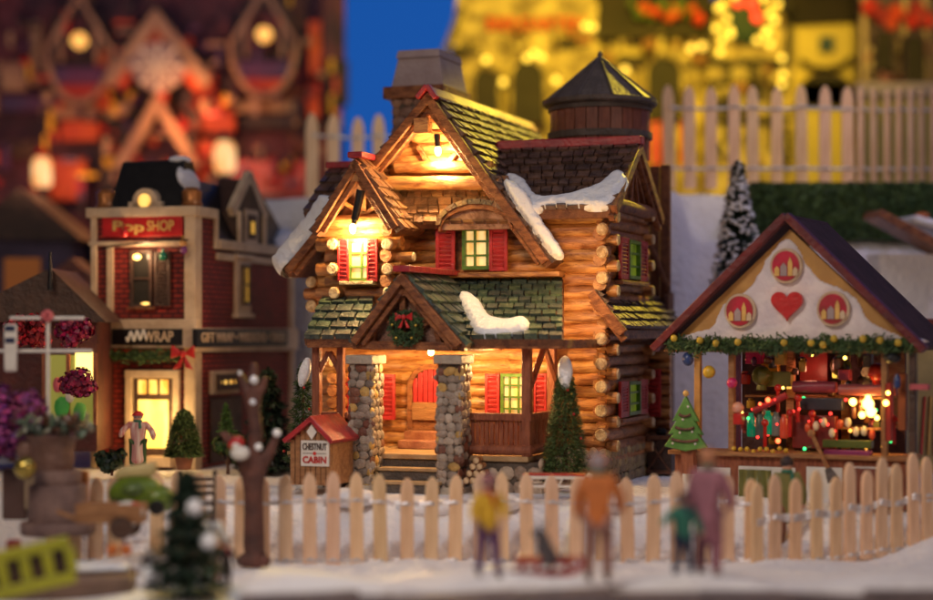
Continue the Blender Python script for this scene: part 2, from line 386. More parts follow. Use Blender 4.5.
def window(parent, name, c, u, n, w, h, nx, nz, pane, frame, bar=0.012, thick=0.03, sill=True, arch=False):
    """window centred at c on a wall; u: across, n: outward normal"""
    c, u, n = V(c), V(u).normalized(), V(n).normalized(); z = V((0, 0, 1))
    f = MB(); R = Matrix((u, -n, z)).transposed()
    fw = bar * 1.7
    for sx in (-1, 1): f.box(c + u * sx * (w / 2 - fw / 2) + n * thick / 2, (fw, thick, h), R)
    for sz in (-1, 1): f.box(c + z * sz * (h / 2 - fw / 2) + n * (thick / 2 + .001), (w - 2 * fw, thick, fw), R)
    for i in range(1, nx): f.box(c + u * (w * (i / nx - .5)) + n * thick * .4, (bar, thick * .7, h - 2 * fw), R)
    for i in range(1, nz): f.box(c + z * (h * (i / nz - .5)) + n * thick * .43, (w - 2 * fw, thick * .7, bar), R)
    o = f.build(name, frame, parent)
    p = MB(); p.box(c + n * 0.004, (w - fw, 0.006, h - fw), R); p.build('pane', pane, o)
    if sill:
        s = MB(); s.box(c - z * (h / 2 + 0.015) + n * thick * .8, (w + 0.06, thick * 1.8, 0.028), R); s.build('sill', M['beam'], o, bevel=0.005)
    return o

def shutter(parent, c, u, n, w, h, nl=7, m=None):
    c, u, n = V(c), V(u).normalized(), V(n).normalized(); z = V((0, 0, 1)); R = Matrix((u, -n, z)).transposed()
    s = MB(); fw = w * .18
    s.box(c + n * 0.008, (w, 0.016, h), R)
    for sx in (-1, 1): s.box(c + u * sx * (w / 2 - fw / 2) + n * .022, (fw, .02, h), R)
    for sz in (-1, 1): s.box(c + z * sz * (h / 2 - fw / 2) + n * .021, (w - 2 * fw, .02, fw), R)
    for i in range(nl):
        zz = (i + .5) / nl - .5
        s.box(c + z * zz * (h - 2 * fw) + n * .02, (w - 2 * fw, .012, h / nl * .62), R @ Matrix.Rotation(.5, 3, 'X'))
    return s.build('shutter', m or M['shutter'], parent, bevel=0.003)

def needles(mb, base, height, rad, n, ln, tones, tip=0.04, droop=0.25, shape=1.0, wd=0.35, flat=False):
    base = V(base)
    for i in range(n):
        t = random.random() ** 1.25; z = t * height; R = rad * (1 - t) ** shape + tip
        a = random.random() * 6.283; rr = R * random.uniform(.55, 1.0); lay = .82 + .18 * math.sin(t * 42)
        rr *= 1 if flat else lay
        c = base + V((math.cos(a) * rr, math.sin(a) * rr, z))
        d = V((math.cos(a), math.sin(a), random.uniform(-.5, .6) - droop)).normalized() * ln * random.uniform(.6, 1.3)
        s = V((-math.sin(a), math.cos(a), random.uniform(-.6, .6))).normalized() * ln * wd * .5
        g_ = random.uniform(.6, 1.35); mb.tint(tuple(q * g_ for q in random.choice(tones)))
        mb.add([c - s - d * .5, c + s - d * .5, c + s * .4 + d * .5, c - s * .4 + d * .5], [(0, 1, 2, 3)])

def conifer(name, label, fr, height, rad, n, ln, m, snow=0, tones=((1, 1, 1), (.7, .8, .7), (1.4, 1.3, 1)), cat='tree', trunk=.08, group=None, decor=None, shape=.9, flat=False):
    r = fr.root(name, label, cat, group)
    t = MB(); t.cyl((0, 0, 0), (0, 0, height * .9), rad * .12, rad * .04, 8); t.build('trunk', M['bark'], r)
    c = MB(); needles(c, (0, 0, trunk), height - trunk, rad, n, ln, tones, tip=rad * .07, shape=shape, flat=flat); c.build('crown', m, r, smooth=False)
    if snow:
        s = MB()
        for i in range(snow):
            q = random.random() ** 1.1; z = trunk + q * (height - trunk); R = rad * (1 - q) ** shape + .015; a = random.random() * 6.283
            
            s.ball((math.cos(a) * R * random.uniform(.85, 1.08), math.sin(a) * R * random.uniform(.85, 1.08), z), (rad * .07, rad * .07, rad * .055), 6, 4, .2)
        s.build('snow_tips', M['snow'], r, kind='stuff')
    if decor:
        for (k, mt, br) in decor:
            for i in range(k):
                q = (i + .5) / k; a = -1.57 + (i * 2.4 % 2.8 - 1.4); z = trunk + q * (height - trunk) * .85; R = rad * (1 - q * .85) ** shape * .98
                b = MB(); b.ball((math.cos(a) * R, math.sin(a) * R, z), br, 8, 6); b.build('bauble', mt, r)
    return r

# ------------------------------------------------------------------ ground with the snow terrace behind
def sm(a, b, x):
    t = min(1, max(0, (x - a) / (b - a))); return t * t * (3 - 2 * t)
def gz(x, y):
    z = -0.42 * sm(-1.9, -2.8, y)
    z -= 0.0 if x < 3.4 else -0.30 * sm(3.2, 5.0, x) * sm(-4.5, -3.2, y) * sm(-1.9, -2.8, y)
    y0 = 3.5 + 1.1 * sm(-0.8, -2.4, x)
    up = sm(y0, y0 + 0.9, y) ** .7
    z += up * ((3.25 - .6 * sm(2.6, 2.85, x) * (1 - sm(4.6, 4.75, y))) * sm(-3.9, -2.9, x))
    amp = 0.05 + 0.10 * up * (1 - up) * 4
    z += amp * (mn.noise(V((x * 1.3, y * 1.3, 3.1))) + .5 * mn.noise(V((x * 3.1, y * 3.1, 1.1)))) * (0.35 if -1.9 < y < 3 else 1)
    return z
def ground():
    xs = [-60, -40, -25, -15, -10] + [-8 + i * .1 for i in range(161)] + [10, 15, 25, 40, 60]
    ys = [-17.5, -12, -9, -7.5] + [-7 + i * .1 for i in range(135)] + [7, 9, 12, 16, 22, 30, 45, 70]
    mb = MB(); vs = [(x, y, gz(x, y)) for y in ys for x in xs]; n = len(xs)
    mb.add(vs, [(j * n + i, j * n + i + 1, (j + 1) * n + i + 1, (j + 1) * n + i) for j in range(len(ys) - 1) for i in range(n - 1)])
    mb.build('snow_ground', M['snow_ground'], kind='structure', angle=180)
ground()

# the blue evening backdrop, far behind everything
mb = MB(); mb.span((-70, 75, -10), (70, 75.5, 60)); mb.build('sky', curtain('sky_blue', (0.006, 0.080, 0.35), (0.006, 0.055, 0.26), 1.0, .06), kind='structure')

# ================================================================== THE LOG CABIN
cab = Fr(0, 0, 20)
C = cab.root('log_cabin', 'large lit log cabin with red shutters, snowy shingle roofs and two stone pillars', 'miniature house')
X = V((1, 0, 0)); Y = V((0, 1, 0)); Z = V((0, 0, 1))
A = cab.at
TB = ((1, 1, 1), (1.2, 1.1, .95), (.8, .78, .78), (1.1, 1.0, .9))
TG = ((1, 1, 1), (1.15, 1.2, .9), (.7, .75, .8), (.85, .8, .9), (1.3, 1.4, 1.1))
TLIT = ((1.9, 1.5, .9), (1.5, 1.2, .8), (2.2, 1.8, 1.0), (1.2, 1.0, .7))  # brighter, yellower tones: lamp light painted into the shingles
STONE = ((.38, .31, .26), (.44, .37, .31), (.32, .26, .22), (.50, .42, .35), (.38, .31, .26), (.44, .37, .31), (.40, .33, .28), (.66, .42, .13), (.40, .33, .28), (.20, .075, .05), (.26, .10, .06))
STONE2 = ((.46, .34, .25), (.54, .41, .31), (.60, .47, .36), (.40, .29, .22))

def wall_logs(name, poly, y, pitch, r, parent=C, m='log', ext=0.0):
    """poly: local (x,z) outline, logs along x in the plane y"""
    mb = MB(); zmin = min(p[1] for p in poly); zmax = max(p[1] for p in poly)
    k = int((zmax - zmin) / pitch)
    for i in range(k + 1):
        z = zmin + pitch * (i + .5)
        if z > zmax - pitch * .3: break
        xs = []
        for (x0, z0), (x1, z1) in zip(poly, poly[1:] + poly[:1]):
            if (z0 - z) * (z1 - z) < 0: xs.append(x0 + (x1 - x0) * (z - z0) / (z1 - z0))
        xs.sort()
        for a, b in zip(xs[::2], xs[1::2]):
            a -= ext; b += ext
            cur = a
            while cur < b - .01:
                nx = min(b, cur + random.uniform(.9, 2.4));
                if b - nx < .3: nx = b
                log_row(mb, (cur, y + r * .5, z), (nx, y + r * .5, z), r, .045, sq=(1, 1)); cur = nx
    # chinking behind the logs, its tint darkened to paint in crevice shade
    mb.tint((.3, .25, .2)); mb.prism([(x, y + r * .6, z) for x, z in poly], (0, .06, 0))
    return mb.build(name, M[m], parent, angle=50)

yW = 0.0
pk = A(430, 92, -.30); rE = A(552, 263, -.30); lE = A(284, 272, -.30)      # main gable
xr = A(606, 300, 0).x                                                  # corner of the wing
xl = A(322, 300, 0).x
# lower + upper wall of the body
zt = A(560, 205, 0).z
wp = [(xl, 0.12), (xr, 0.12), (xr, zt), (A(530, 205, 0).x, zt), (A(436, 112, 0).x, A(432, 112, 0).z), (xl, A(322, 225, 0).z)]
wall_logs('log_wall', wp, yW, .122, .072)
# body behind the facade, back board of the house
b = MB(); b.span((xl + .05, .12, 0), (xr - .04, 3.0, 1.95)); 
b.build('rear_wall', M['beam_dark'], C)
# wing side wall
ysd0, ysd1 = 0.0, cab.atx(643, 300, xr).y
mb = MB(); k = 0; zz = .25
while zz < zt + .05:
    log_row(mb, (xr - .02, -.16 if k % 2 == 0 else -.02, zz), (xr - .02, ysd1 + .1, zz), .068, .04)
    zz += .122; k += 1
mb.build('side_wall', M['log_side'], C, angle=50)
# log ends: the side-wall logs come out at the front, the front-wall logs come out to the side
def log_end(p, d, r=.062, ln=.10, parent=C):
    p = V(p); d = V(d)
    s = MB(); s.tint((.95, .9, .85)); s.cyl(p - d * ln, p, r * 1.03, r, 14, 2, .03)
    o = s.build('log_end', M['log'], parent, angle=50)
    e = MB(); e.cyl(p, p + d * .014, r * .96, r * .80, 14, 1, .03); e.build('cut_face', M['logend'], o)
    return o
for py in (229, 252, 278): log_end(A(602, py, -.2), -Y, .062)
for py in (339, 364, 387, 411, 435): log_end(A(601, py, -.2), -Y, .064)
for py in (217, 240, 266, 291): log_end((xr + .12, -.0, A(616, py, 0).z), X, .058)
for py in (350, 374, 398, 422, 446): log_end((xr + .12, -.0, A(616, py, 0).z), X, .058)
for py in (217, 240, 266, 291, 350, 374, 398, 422, 446):
    log_end((xr + .12, ysd1 - .05, A(640, py, ysd1).z), X, .056)
# side windows (wing), upper and lower
def side_window(px0, px1, py0, py1):
    a = cab.atx(px0, py1, xr + .06); b_ = cab.atx(px1, py0, xr + .06); c = (a + b_) / 2
    w = (b_.y - a.y); h = b_.z - a.z
    window(C, 'window', c, Y, X, w * .42, h * .94, 1, 3, M['pane_green'], M['green_paint'], .02, .05, sill=False)
    for s in (-1, 1): shutter(C, c + Y * s * w * .35 + X * .012, Y, X, w * .30, h, 8)
    t = MB(); t.span((xr + .03, c.y - w / 2, a.z - .05), (xr + .12, c.y + w / 2, a.z - .01)); t.build('sill', M['beam'], C, bevel=.006)
side_window(617, 644, 242, 279); side_window(617, 644, 379, 418)
# stone footing under the wing
mb = MB(); f = MB()
z1 = A(600, 449, 0).z
f.span((A(555, 450, 0).x, -.02, -.1), (xr + .02, .1, z1 - .02)); f.span((xr - .1, .101, -.1), (xr + .02, ysd1 + .15, z1 - .02))
cobbles(mb, (A(555, 450, 0).x, -.03, 0), X, Z, -Y, xr - A(555, 450, 0).x + .05, z1, .10, STONE2 + ((.40, .31, .17),))
cobbles(mb, (xr + .03, -.05, 0), Y, Z, X, ysd1 + .2, z1, .10, ((.5, .38, .18), (.42, .31, .17), (.36, .27, .16)))  # golden tones paint warm light into the right face
fo = mb.build('stone_footing', M['stone'], C, angle=60); f.build('mortar', M['mortar'], fo)
# rounded rear logs with the far red shutter, right of the wing
mb = MB(); yr = ysd1 + .12
for i in range(9):
    log_row(mb, (xr - .1, yr + .1, .28 + i * .122), (cab.at(671, 400, yr + .1).x, yr + .1, .28 + i * .122), .064)
mb.build('rear_log_wall', M['log'], C, angle=50)
p = cab.at(654, 393, yr - .0); shutter(C, p, X, -Y, .16, .50, 9)
# tall plain rear board seen right of the wing
yb = 2.2
mb = MB(); x0, x1 = cab.at(640, 200, yb).x, cab.at(671, 200, yb).x
for i in range(3):
    a = x0 + (x1 - x0) * i / 3; mb.box(((a + (x1 - x0) / 6), yb, (.2 + A(660, 167 - i, yb).z) / 2), ((x1 - x0) / 3 - .012, .10 - .01 * i, A(660, 167 - i, yb).z - .2))
mb.beam((x1 - .03, yb - .08, 1.9), (x1 - .03, yb - .08, 0.3), .06, .05)
mb.beam(cab.at(645, 232, yb - .08), cab.at(668, 290, yb - .08), .06, .03, up=(0, 1, 0))
mb.build('rear_board', M['beam_dark'], C, bevel=.01)

# ---------------- roofs
def roof_slope(name, bl, br, tr, tl, rows, w, m, tones, t=.02, th=.07):
    s = MB(); shingles(s, bl, br, tr, tl, rows, w, t, tones); o = s.build(name, M[m], C, smooth=False)
    u = MB(); slab(u, bl, br, tr, tl, th); u.build('decking', M['beam_dark'], o); return o
yk = 3.0
pkb = V((pk.x, yk, pk.z)); rEb = V((rE.x, yk, rE.z)); lEb = V((lE.x, 1.2, lE.z))
roof_slope('main_roof', rE, rEb, pkb, pk, 19, .11, 'shingle', TB, .024)
roof_slope('main_roof', lE, lEb, V((pk.x, 1.2, pk.z)), pk, 19, .125, 'shingle', TB, .024)
r_ = MB()
for i in range(6):
    y0 = pk.y - .03 + i * .55; y1 = min(yk, y0 + .56)
    for s in (-1, 1):
        e = (rE if s > 0 else lE) - pk; e = V((e.x, 0, e.z)).normalized() * .13
        r_.prism([pk + V((0, y0 - pk.y, .03)), pk + V((0, y1 - pk.y, .03)), V((pk.x, y1, pk.z + .03)) + e, V((pk.x, y0, pk.z + .03)) + e], V((0, 0, .035)))
r_.build('roof_ridge', M['ridge_tan'], C, bevel=.008)
r_ = MB()
for e in (rE, lE):
    d = (e - pk); d.y = 0; d.normalize(); r_.beam(pk + V((0, -.06, .055)) , pk + d * .16 + V((0, -.06, .055)), .10, .05)
r_.build('ridge_cap', M['ridge_red'], C, bevel=.01)
def barge(pkp, e, y, w1=.085, drop=.0):
    """stepped fascia boards along a gable edge"""
    s = MB(); d = (e - pkp); d.y = 0; L = d.length; d.normalize(); n = V((-d.z, 0, d.x));
    if n.z > 0: n = -n
    for k, (o, ww, yy) in enumerate(((.04, .085, 0.0), (.105, .06, .05))):
        a = V((pkp.x, y + yy, pkp.z)) + n * o + d * (o * .35); b_ = V((e.x, y + yy, e.z)) + n * o - d * (.04 + .03 * k)
        s.beam(a, b_, .05, ww * w1 / .085, up=n)
    return s.build('barge_board', M['beam'], C, bevel=.006)
barge(pk, rE, -.34); barge(pk, lE, -.34)
# inside the main gable: collar beams, king block, struts
g = MB()
for (x0, x1, py, hh, yy) in ((396, 492, 167, .10, -.16), (386, 500, 183, .12, -.20)):
    g.cyl(A(x0, py, yy), A(x1, py, yy), hh * .6, hh * .6, 10, 10, .06)
g.box(A(423, 126, -.32), (.15, .12, .15)); 
g.build('gable_beam', M['log'], C, angle=50)
g = MB(); g.beam(A(418, 146, -.08), A(428, 162, -.08), .05, .05); g.beam(A(457, 152, -.08), A(449, 162, -.08), .05, .05)
g.build('gable_strut', M['beam'], C, bevel=.006)
# small skirt roof below the gable, yellow lamp light painted into the shingle tint
bl, br = A(388, 224, -.30), A(524, 224, -.30); tl, tr = A(392, 190, -.02), A(508, 190, -.02)
roof_slope('skirt_roof', bl, br, tr, tl, 4, .13, 'shingle', TLIT, .022)
# eyebrow arch over the main window
mb = MB(); cx = A(475, 224, -.34); 
pts = []
Wd = .36; Hd = .20
prof = [(-Wd * 1.06, -.02)] + [(math.cos(math.pi * (1 - i / 14)) * Wd, math.sin(math.pi * i / 14) * Hd) for i in range(15)] + [(Wd * 1.06, -.02)]
for i in range(len(prof) - 1):
    (xa, za), (xb, zb) = prof[i], prof[i + 1]
    mb.prism([cx + V((xa, 0, za)), cx + V((xb, 0, zb)), cx + V((xb, 0, zb - .05)), cx + V((xa, 0, za - .05))], V((0, .42, 0)))
arch = mb.build('eyebrow_arch', M['beam'], C)
mb = MB()
for r in range(3):
    for i in range(9):
        t0 = math.pi * (i + (r % 2) * .5) / 9; t1 = t0 + math.pi / 9 * .93
        if t1 > math.pi: continue
        P = lambda t, q, h: cx + V((-math.cos(t) * (Wd + h), q, math.sin(t) * (Hd + h)))
        q0 = r * .12 - .02; q1 = q0 + .15; h0 = .05; h1 = .022
        mb.tint(tuple(c * random.uniform(.8, 1.2) for c in random.choice(TLIT)))
        mb.add([P(t0, q0, h0), P(t1, q0, h0), P(t1, q1, h1), P(t0, q1, h1), P(t0, q0, 0), P(t1, q0, 0)], [(0, 1, 2, 3), (4, 5, 1, 0)])
mb.build('arch_shingles', M['shingle'], arch, smooth=False)
mb = MB(); mb.prism([cx + V((x, .04, z - .03)) for x, z in prof], V((0, .1, 0))); mb.build('arch_panel', M['plaster'], arch)
# main window with shutters
wc = A(477, 248, -.10)
window(C, 'window', A(482, 248.5, -.10), X, -Y, A(498, 248, -.1).x - A(461, 248, -.1).x, .42, 3, 3, M['pane'], M['green_paint'], .022, .05, sill=False)
fr_ = MB(); a = A(459, 270, -.04); fr_.span((a.x - .06, -.09, a.z - .03), (A(505, 248, 0).x, .0, A(480, 226, 0).z)); fr_.build('window_casing', M['beam'], C)
for px, ww in ((446, 19), (499, 18)):
    w_ = A(px + ww / 2, 248, -.14); w2 = A(px - ww / 2, 248, -.14); shutter(C, (w_ + w2) / 2, X, -Y, w_.x - w2.x, .455, 9)
s = MB(); s.span(A(438, 278, -.22), A(566, 272, .0)); s.build('window_ledge', M['log'], C, bevel=.01)

# ---------------- the wing: cross gable on the right, ridge along x
ywk = .72; zr = A(570, 145, ywk).z
xa, xb = A(497, 148, ywk).x, cab.at(641, 143, ywk).x
bl = A(520, 207, -.22); br = V((cab.at(603, 207, -.22).x, -.22, bl.z)); bl.z = br.z = A(603, 208, -.22).z
tl = V((xa - .1, ywk, zr)); tr = V((xb, ywk, zr)); br = V((xb - .02, -.22, br.z)); bl = V((A(500, 207, -.22).x, -.22, br.z))
ZE = br.z
roof_slope('wing_roof', bl, br, tr, tl, 9, .125, 'shingle', TB, .024)
yfar = 2 * ywk + .22
roof_slope('wing_roof', V((bl.x, yfar, ZE)), V((xb, yfar, ZE)), tr, tl, 9, .125, 'shingle', TB, .024)
s = MB(); s.beam((xa - .15, ywk, zr + .02), (xb + .02, ywk, zr + .02), .14, .09); s.build('roof_ridge', M['ridge_red'], C, bevel=.012)
s = MB(); s.beam((bl.x, -.19, ZE - .05), (xb - .06, -.19, ZE - .05), .05, .09)
s.build('eave_board', M['beam_dark'], C, bevel=.01)
# right-hand gable wall and its barge boards
mb = MB(); mb.prism([(xr - .03, -.02, zt - .05), (xr - .03, ysd1 + .1, zt - .05), (xr - .03, ywk, zr - .12)], V((.1, 0, 0)))
for t in (-.32, -.1, .12, .34): mb.beam((xr + .09, ywk, zr - .2), (xr + .09, ywk + t * 1.4, zt + .02), .03, .035)
mb.build('gable_panel', M['beam'], C, bevel=.004)
s = MB(); s.cyl((xr + .08, -.1, zt), (xr + .08, ysd1 + .12, zt), .07, .07, 10, 6, .04); s.build('gable_beam', M['beam'], C)
for ye in (-.22, yfar):
    s = MB()
    for k, (o, ww) in enumerate(((.05, .1), (.13, .07))):
        s.beam((xb - .02 - .03 * k, ywk, zr - o), (xb - .02 - .03 * k, ye, ZE - o + .03), .06, ww)
    s.build('barge_board', M['beam'], C, bevel=.006)
# ---------------- pent roof on the right
zt2, zb2 = A(596, 290, -.1).z, A(622, 328, -.15).z
xo = cab.at(624, 330, -.15).x; yz = cab.atx(689, 300, xo).y
PL = lambda x, y, z: V((x, y, z))
roof_slope('pent_roof', PL(xo, -.2, zb2), PL(xo + .02, 2.3, zb2), PL(xr - .06, 2.3, zt2), PL(xr - .06, -.2, zt2), 5, .16, 'shingle', TB, .024, .08)
s = MB()
for k, o in enumerate((.05, .12)):
    s.beam((xr - .08, -.24 + .04 * k, zt2 - o + .02), (xo + .02, -.24 + .04 * k, zb2 - o + .0), .05, .09 - .02 * k, up=(0, 0, 1))
s.beam((xo - .02, -.2, zb2 - .06), (xo - .02, 2.3, zb2 - .06), .04, .09)
s.build('barge_board', M['beam'], C, bevel=.006)

# ---------------- left bay with its own gable
yB = -.42
bx0, bx1 = A(326, 270, yB).x, A(392, 270, yB).x; bz0 = A(340, 312, yB).z; bz1 = A(340, 222, yB).z
bp = A(357, 158, yB - .22); bl_ = A(311, 232, yB - .22); br_ = A(402, 229, yB - .22)
mb = MB(); zz = bz0 + .06; k = 0
while zz < bz1:
    e = .10 if k % 2 else .0
    log_row(mb, (bx0 - e, yB + .03, zz), (bx1 + e, yB + .03, zz), .072, .04)
    zz += .124; k += 1
mb.tint((.5, .45, .4)); mb.span((bx0 + .02, yB + .04, bz0), (bx1 - .02, .05, bz1)); mb.build('bay_wall', M['log'], C, angle=50)
mb = MB(); zz = bz0 + .06; k = 0
while zz < bz1:
    log_row(mb, (bx1 - .02, yB + (.0 if k % 2 else -.12), zz), (bx1 - .02, .05, zz), .065, .04); zz += .124; k += 1
mb.build('bay_side_wall', M['log_side'], C, angle=50)
for px, py in ((332, 244), (387, 244), (332, 269), (387, 269), (334, 293), (388, 293)): log_end(A(px, py, yB - .16), -Y, .062)
for px, py in ((311, 282), (311, 306)): log_end(A(px, py, -.12), -Y, .062)
for py in (257, 281): log_end(V((bx1 + .22, yB + .02, A(395, py, yB).z)), X, .05, .2)
mb = MB(); log_row(mb, A(306, 294, -.05), A(360, 294, -.05), .065); log_row(mb, A(322, 270, -.05), A(360, 270, -.05), .065); log_row(mb, A(316, 282, -.02), A(360, 282, -.02), .065)
log_row(mb, A(316, 306, -.02), A(360, 306, -.02), .065); log_row(mb, A(322, 318, -.02), A(360, 318, -.02), .065); mb.build('corner_logs', M['log'], C, angle=50)
# bay gable face
mb = MB(); mb.prism([V((bl_.x + .1, yB, bz1 - .02)), V((br_.x - .1, yB, bz1 - .02)), V((bp.x, yB, bp.z - .14))], V((0, .12, 0))); mb.build('bay_gable', M['plaster'], C)
s = MB(); pc = V((bp.x, yB - .03, bz1 + .10)); s.beam(pc, V((bp.x, yB - .03, bp.z - .16)), .05, .05)
s.beam(V((bp.x, yB - .035, bz1 + .06)), V((bp.x - .26, yB - .035, bz1 + .22)), .04, .05, up=(0, 1, 0)); s.beam(V((bp.x, yB - .035, bz1 + .06)), V((bp.x + .26, yB - .035, bz1 + .22)), .04, .05, up=(0, 1, 0))
s.cyl(V((bl_.x + .07, yB - .04, bz1)), V((br_.x - .07, yB - .04, bz1)), .07, .07, 10, 8, .05); s.box(V((bp.x - .02, yB - .2, bp.z - .17)), (.10, .1, .12))
s.build('gable_beam', M['log'], C, angle=50)
roof_slope('bay_roof', br_, V((br_.x, .5, br_.z)), V((bp.x, .5, bp.z)), bp, 7, .14, 'shingle', TLIT, .022)
roof_slope('bay_roof', bl_, V((bl_.x, .5, bl_.z)), V((bp.x, .5, bp.z)), bp, 7, .14, 'shingle', TB, .022)
barge(bp, br_, yB - .26, .07); barge(bp, bl_, yB - .26, .07)
s = MB(); s.beam(bp + V((0, -.06, .03)), V((bp.x, .3, bp.z + .03)), .16, .06); s.build('roof_ridge', M['ridge_red'], C, bevel=.012)
# bay window
window(C, 'window', A(357, 260, yB - .06), X, -Y, .36, .42, 3, 3, M['pane'], M['green_paint'], .018, .04, sill=False)
for px in (344, 373): shutter(C, A(px, 260, yB - .1), X, -Y, .115, .42, 9)
s = MB(); s.box(A(358, 283, yB - .10), (.36, .12, .035)); s.build('sill', M['logend'], C, bevel=.006)
# spotlight fixtures
def fixture(px, py0, py1, px1, y, e, r=.045):
    s = MB(); a = A(px, py0, y); b_ = A(px1, py1, y); s.cyl(a, a.lerp(b_, .72), r, r * .85, 12); s.cyl(a.lerp(b_, .72), a.lerp(b_, .8), r * .6, r * .6, 10)
    o = s.build('lamp_socket', M['black'], C, bevel=.004)
    q = MB(); c = a.lerp(b_, .92); q.ball(c, (.034, .034, .05), 10, 8); q.build('lamp_bulb', M['bulb'], o)
    l = lamp('lamp_and_fill_light', 'POINT', (0, 0, 0), e, (1.0, 0.62, 0.24), .05); l.parent = C; l.location = b_ + V((0, .02, -.05)); l.data.use_shadow = True
fixture(361, 190, 232, 352, yB - .24, 60)
l = lamp('lamp_and_fill_light', 'POINT', (0, 0, 0), 16, (1.0, 0.66, 0.22), .08); l.parent = C; l.location = A(424, 190, -.62)  # added point light with no bulb, brightens skirt roof and bay slope
fixture(437, 134, 152, 438, -.30, 85, .032)
# left roof: small dormer roof with a red ridge behind the bay
yd = .55
zd = A(340, 167, yd).z; xd0, xd1 = A(330, 167, yd).x, A(372, 167, yd).x
ze = A(310, 212, -.1).z
roof_slope('dormer_roof', V((A(304, 212, -.1).x, -.12, ze)), V((A(345, 212, -.1).x, -.12, ze)), V((xd1, yd, zd)), V((xd0, yd, zd)), 5, .14, 'shingle', TB)
s = MB(); s.beam((xd0 - .02, yd, zd + .02), (xd1, yd, zd + .02), .12, .07); s.build('roof_ridge', M['ridge_red'], C, bevel=.01)
s = MB(); s.prism([V((A(318, 235, 0).x, .02, ze - .35)), V((xd1, .02, ze - .35)), V((xd1, .02, ze)), V((A(312, 212, 0).x, .02, ze))], V((0, .6, 0))); s.build('dormer_wall', M['beam_dark'], C)

# ---------------- porch
yP = -1.12
fl = A(400, 454, yP).z      # porch floor height
# porch roof, two pieces
zpe = A(500, 339, yP - .2).z; zpt = A(500, 279, -.02).z
bl = A(409, 339, yP - .2); br = A(563, 339, yP - .2); tl = A(420, 279, -.02); tr = A(563, 279, -.02)
bl.z = br.z = zpe; tl.z = tr.z = zpt
roof_slope('porch_roof', bl, br, tr, tl, 9, .125, 'shingle_green', TG, .024)
b2l = A(304, 337, yP - .1); b2r = A(366, 337, yP - .1); t2l = A(322, 298, -.45); t2r = A(375, 298, -.45)
b2l.z = b2r.z = zpe; t2l.z = t2r.z = A(340, 297, -.45).z
roof_slope('porch_roof', b2l, b2r, t2r, t2l, 5, .15, 'shingle_green', TG + ((1.3, 1.8, .9),), .024)
s = MB(); s.beam(A(440, 344, yP - .14), A(562, 344, yP - .14), .06, .09); s.build('eave_board', M['beam'], C, bevel=.01)
s = MB(); s.beam(A(308, 343, yP - .06), A(360, 343, yP - .06), .06, .09)
s.build('eave_board', M['beam'], C, bevel=.01); s = MB()
e = A(562, 344, yP - .14); s.beam(e, V((e.x, -.02, e.z)), .06, .085); s.build('eave_board', M['beam'], C, bevel=.01)
# porch gable
yg = yP - .34
gp = A(403, 272, yg); gl = A(350, 343, yg); gr = A(466, 346, yg)
roof_slope('porch_gable_roof', gr, V((gr.x, -.3, gr.z)), V((gp.x, -.3, gp.z)), gp, 7, .14, 'shingle_green', TG, .022)
roof_slope('porch_gable_roof', gl, V((gl.x, -.3, gl.z)), V((gp.x, -.3, gp.z)), gp, 7, .14, 'shingle_green', TG, .022)
barge(gp, gr, yg - .04, .07); barge(gp, gl, yg - .04, .07)
s = MB(); s.beam(gp + V((0, -.05, .03)), V((gp.x, -.15, gp.z + .03)), .17, .06); s.build('roof_ridge', M['ridge_red'], C, bevel=.012)
s = MB(); s.prism([V((gl.x + .12, yg + .12, gl.z - .0)), V((gr.x - .12, yg + .12, gr.z - .0)), V((gp.x, yg + .12, gp.z - .12))], V((0, .08, 0))); s.build('porch_gable_panel', M['plaster'], C)
s = MB(); yy = yg + .08
s.box(A(403, 291, yy - .04), (.11, .1, .10)); s.beam(A(403, 285, yy), A(404, 346, yy), .06, .07, up=(0, 1, 0))
for q0, q1 in (((372, 350), (376, 318)), ((441, 350), (436, 322)), ((384, 316), (400, 332)), ((432, 318), (412, 334))): s.beam(A(*q0, yy), A(*q1, yy), .055, .06, up=(0, 1, 0))
s.beam(A(354, 345, yy - .01), A(466, 347, yy - .01), .09, .08); s.build('gable_beam', M['beam'], C, bevel=.008)
# stone pillars
def pillar(px0, pxc, py_t, py_b):
    a = A(px0, py_t, yg + .10); w_ = A(pxc, py_t, yg + .10).x - a.x; y0 = yg + .10; y1 = y0 + .28
    zt_ = a.z; m_ = MB(); m_.span((a.x, y0, -.1), (a.x + w_, y1, zt_)); 
    c_ = MB()
    cobbles(c_, (a.x - .005, y0, 0), X, Z, -Y, w_ + .02, zt_, .086, STONE)
    cobbles(c_, (a.x + w_, y0 - .01, 0), Y, Z, X, y1 - y0 + .02, zt_, .086, STONE)
    cobbles(c_, (a.x, y0 - .01, 0), Y, Z, -X, y1 - y0 + .02, zt_, .086, STONE)
    o = c_.build('stone_pillar', M['stone'], C, angle=60); m_.build('mortar', M['mortar'], o)
    k_ = MB(); k_.span((a.x - .03, y0 - .05, zt_), (a.x + w_ + .03, y1 + .03, zt_ + .085)); k_.build('pillar_cap', M['concrete'], o, bevel=.012)
    k_ = MB(); k_.span((a.x - .03, y0 - .05, -.1), (a.x + w_ + .03, y1 + .03, .06)); k_.build('pillar_foot', M['concrete'], o, bevel=.012)
pillar(350, 371, 364, 480); pillar(438, 460, 364, 480)
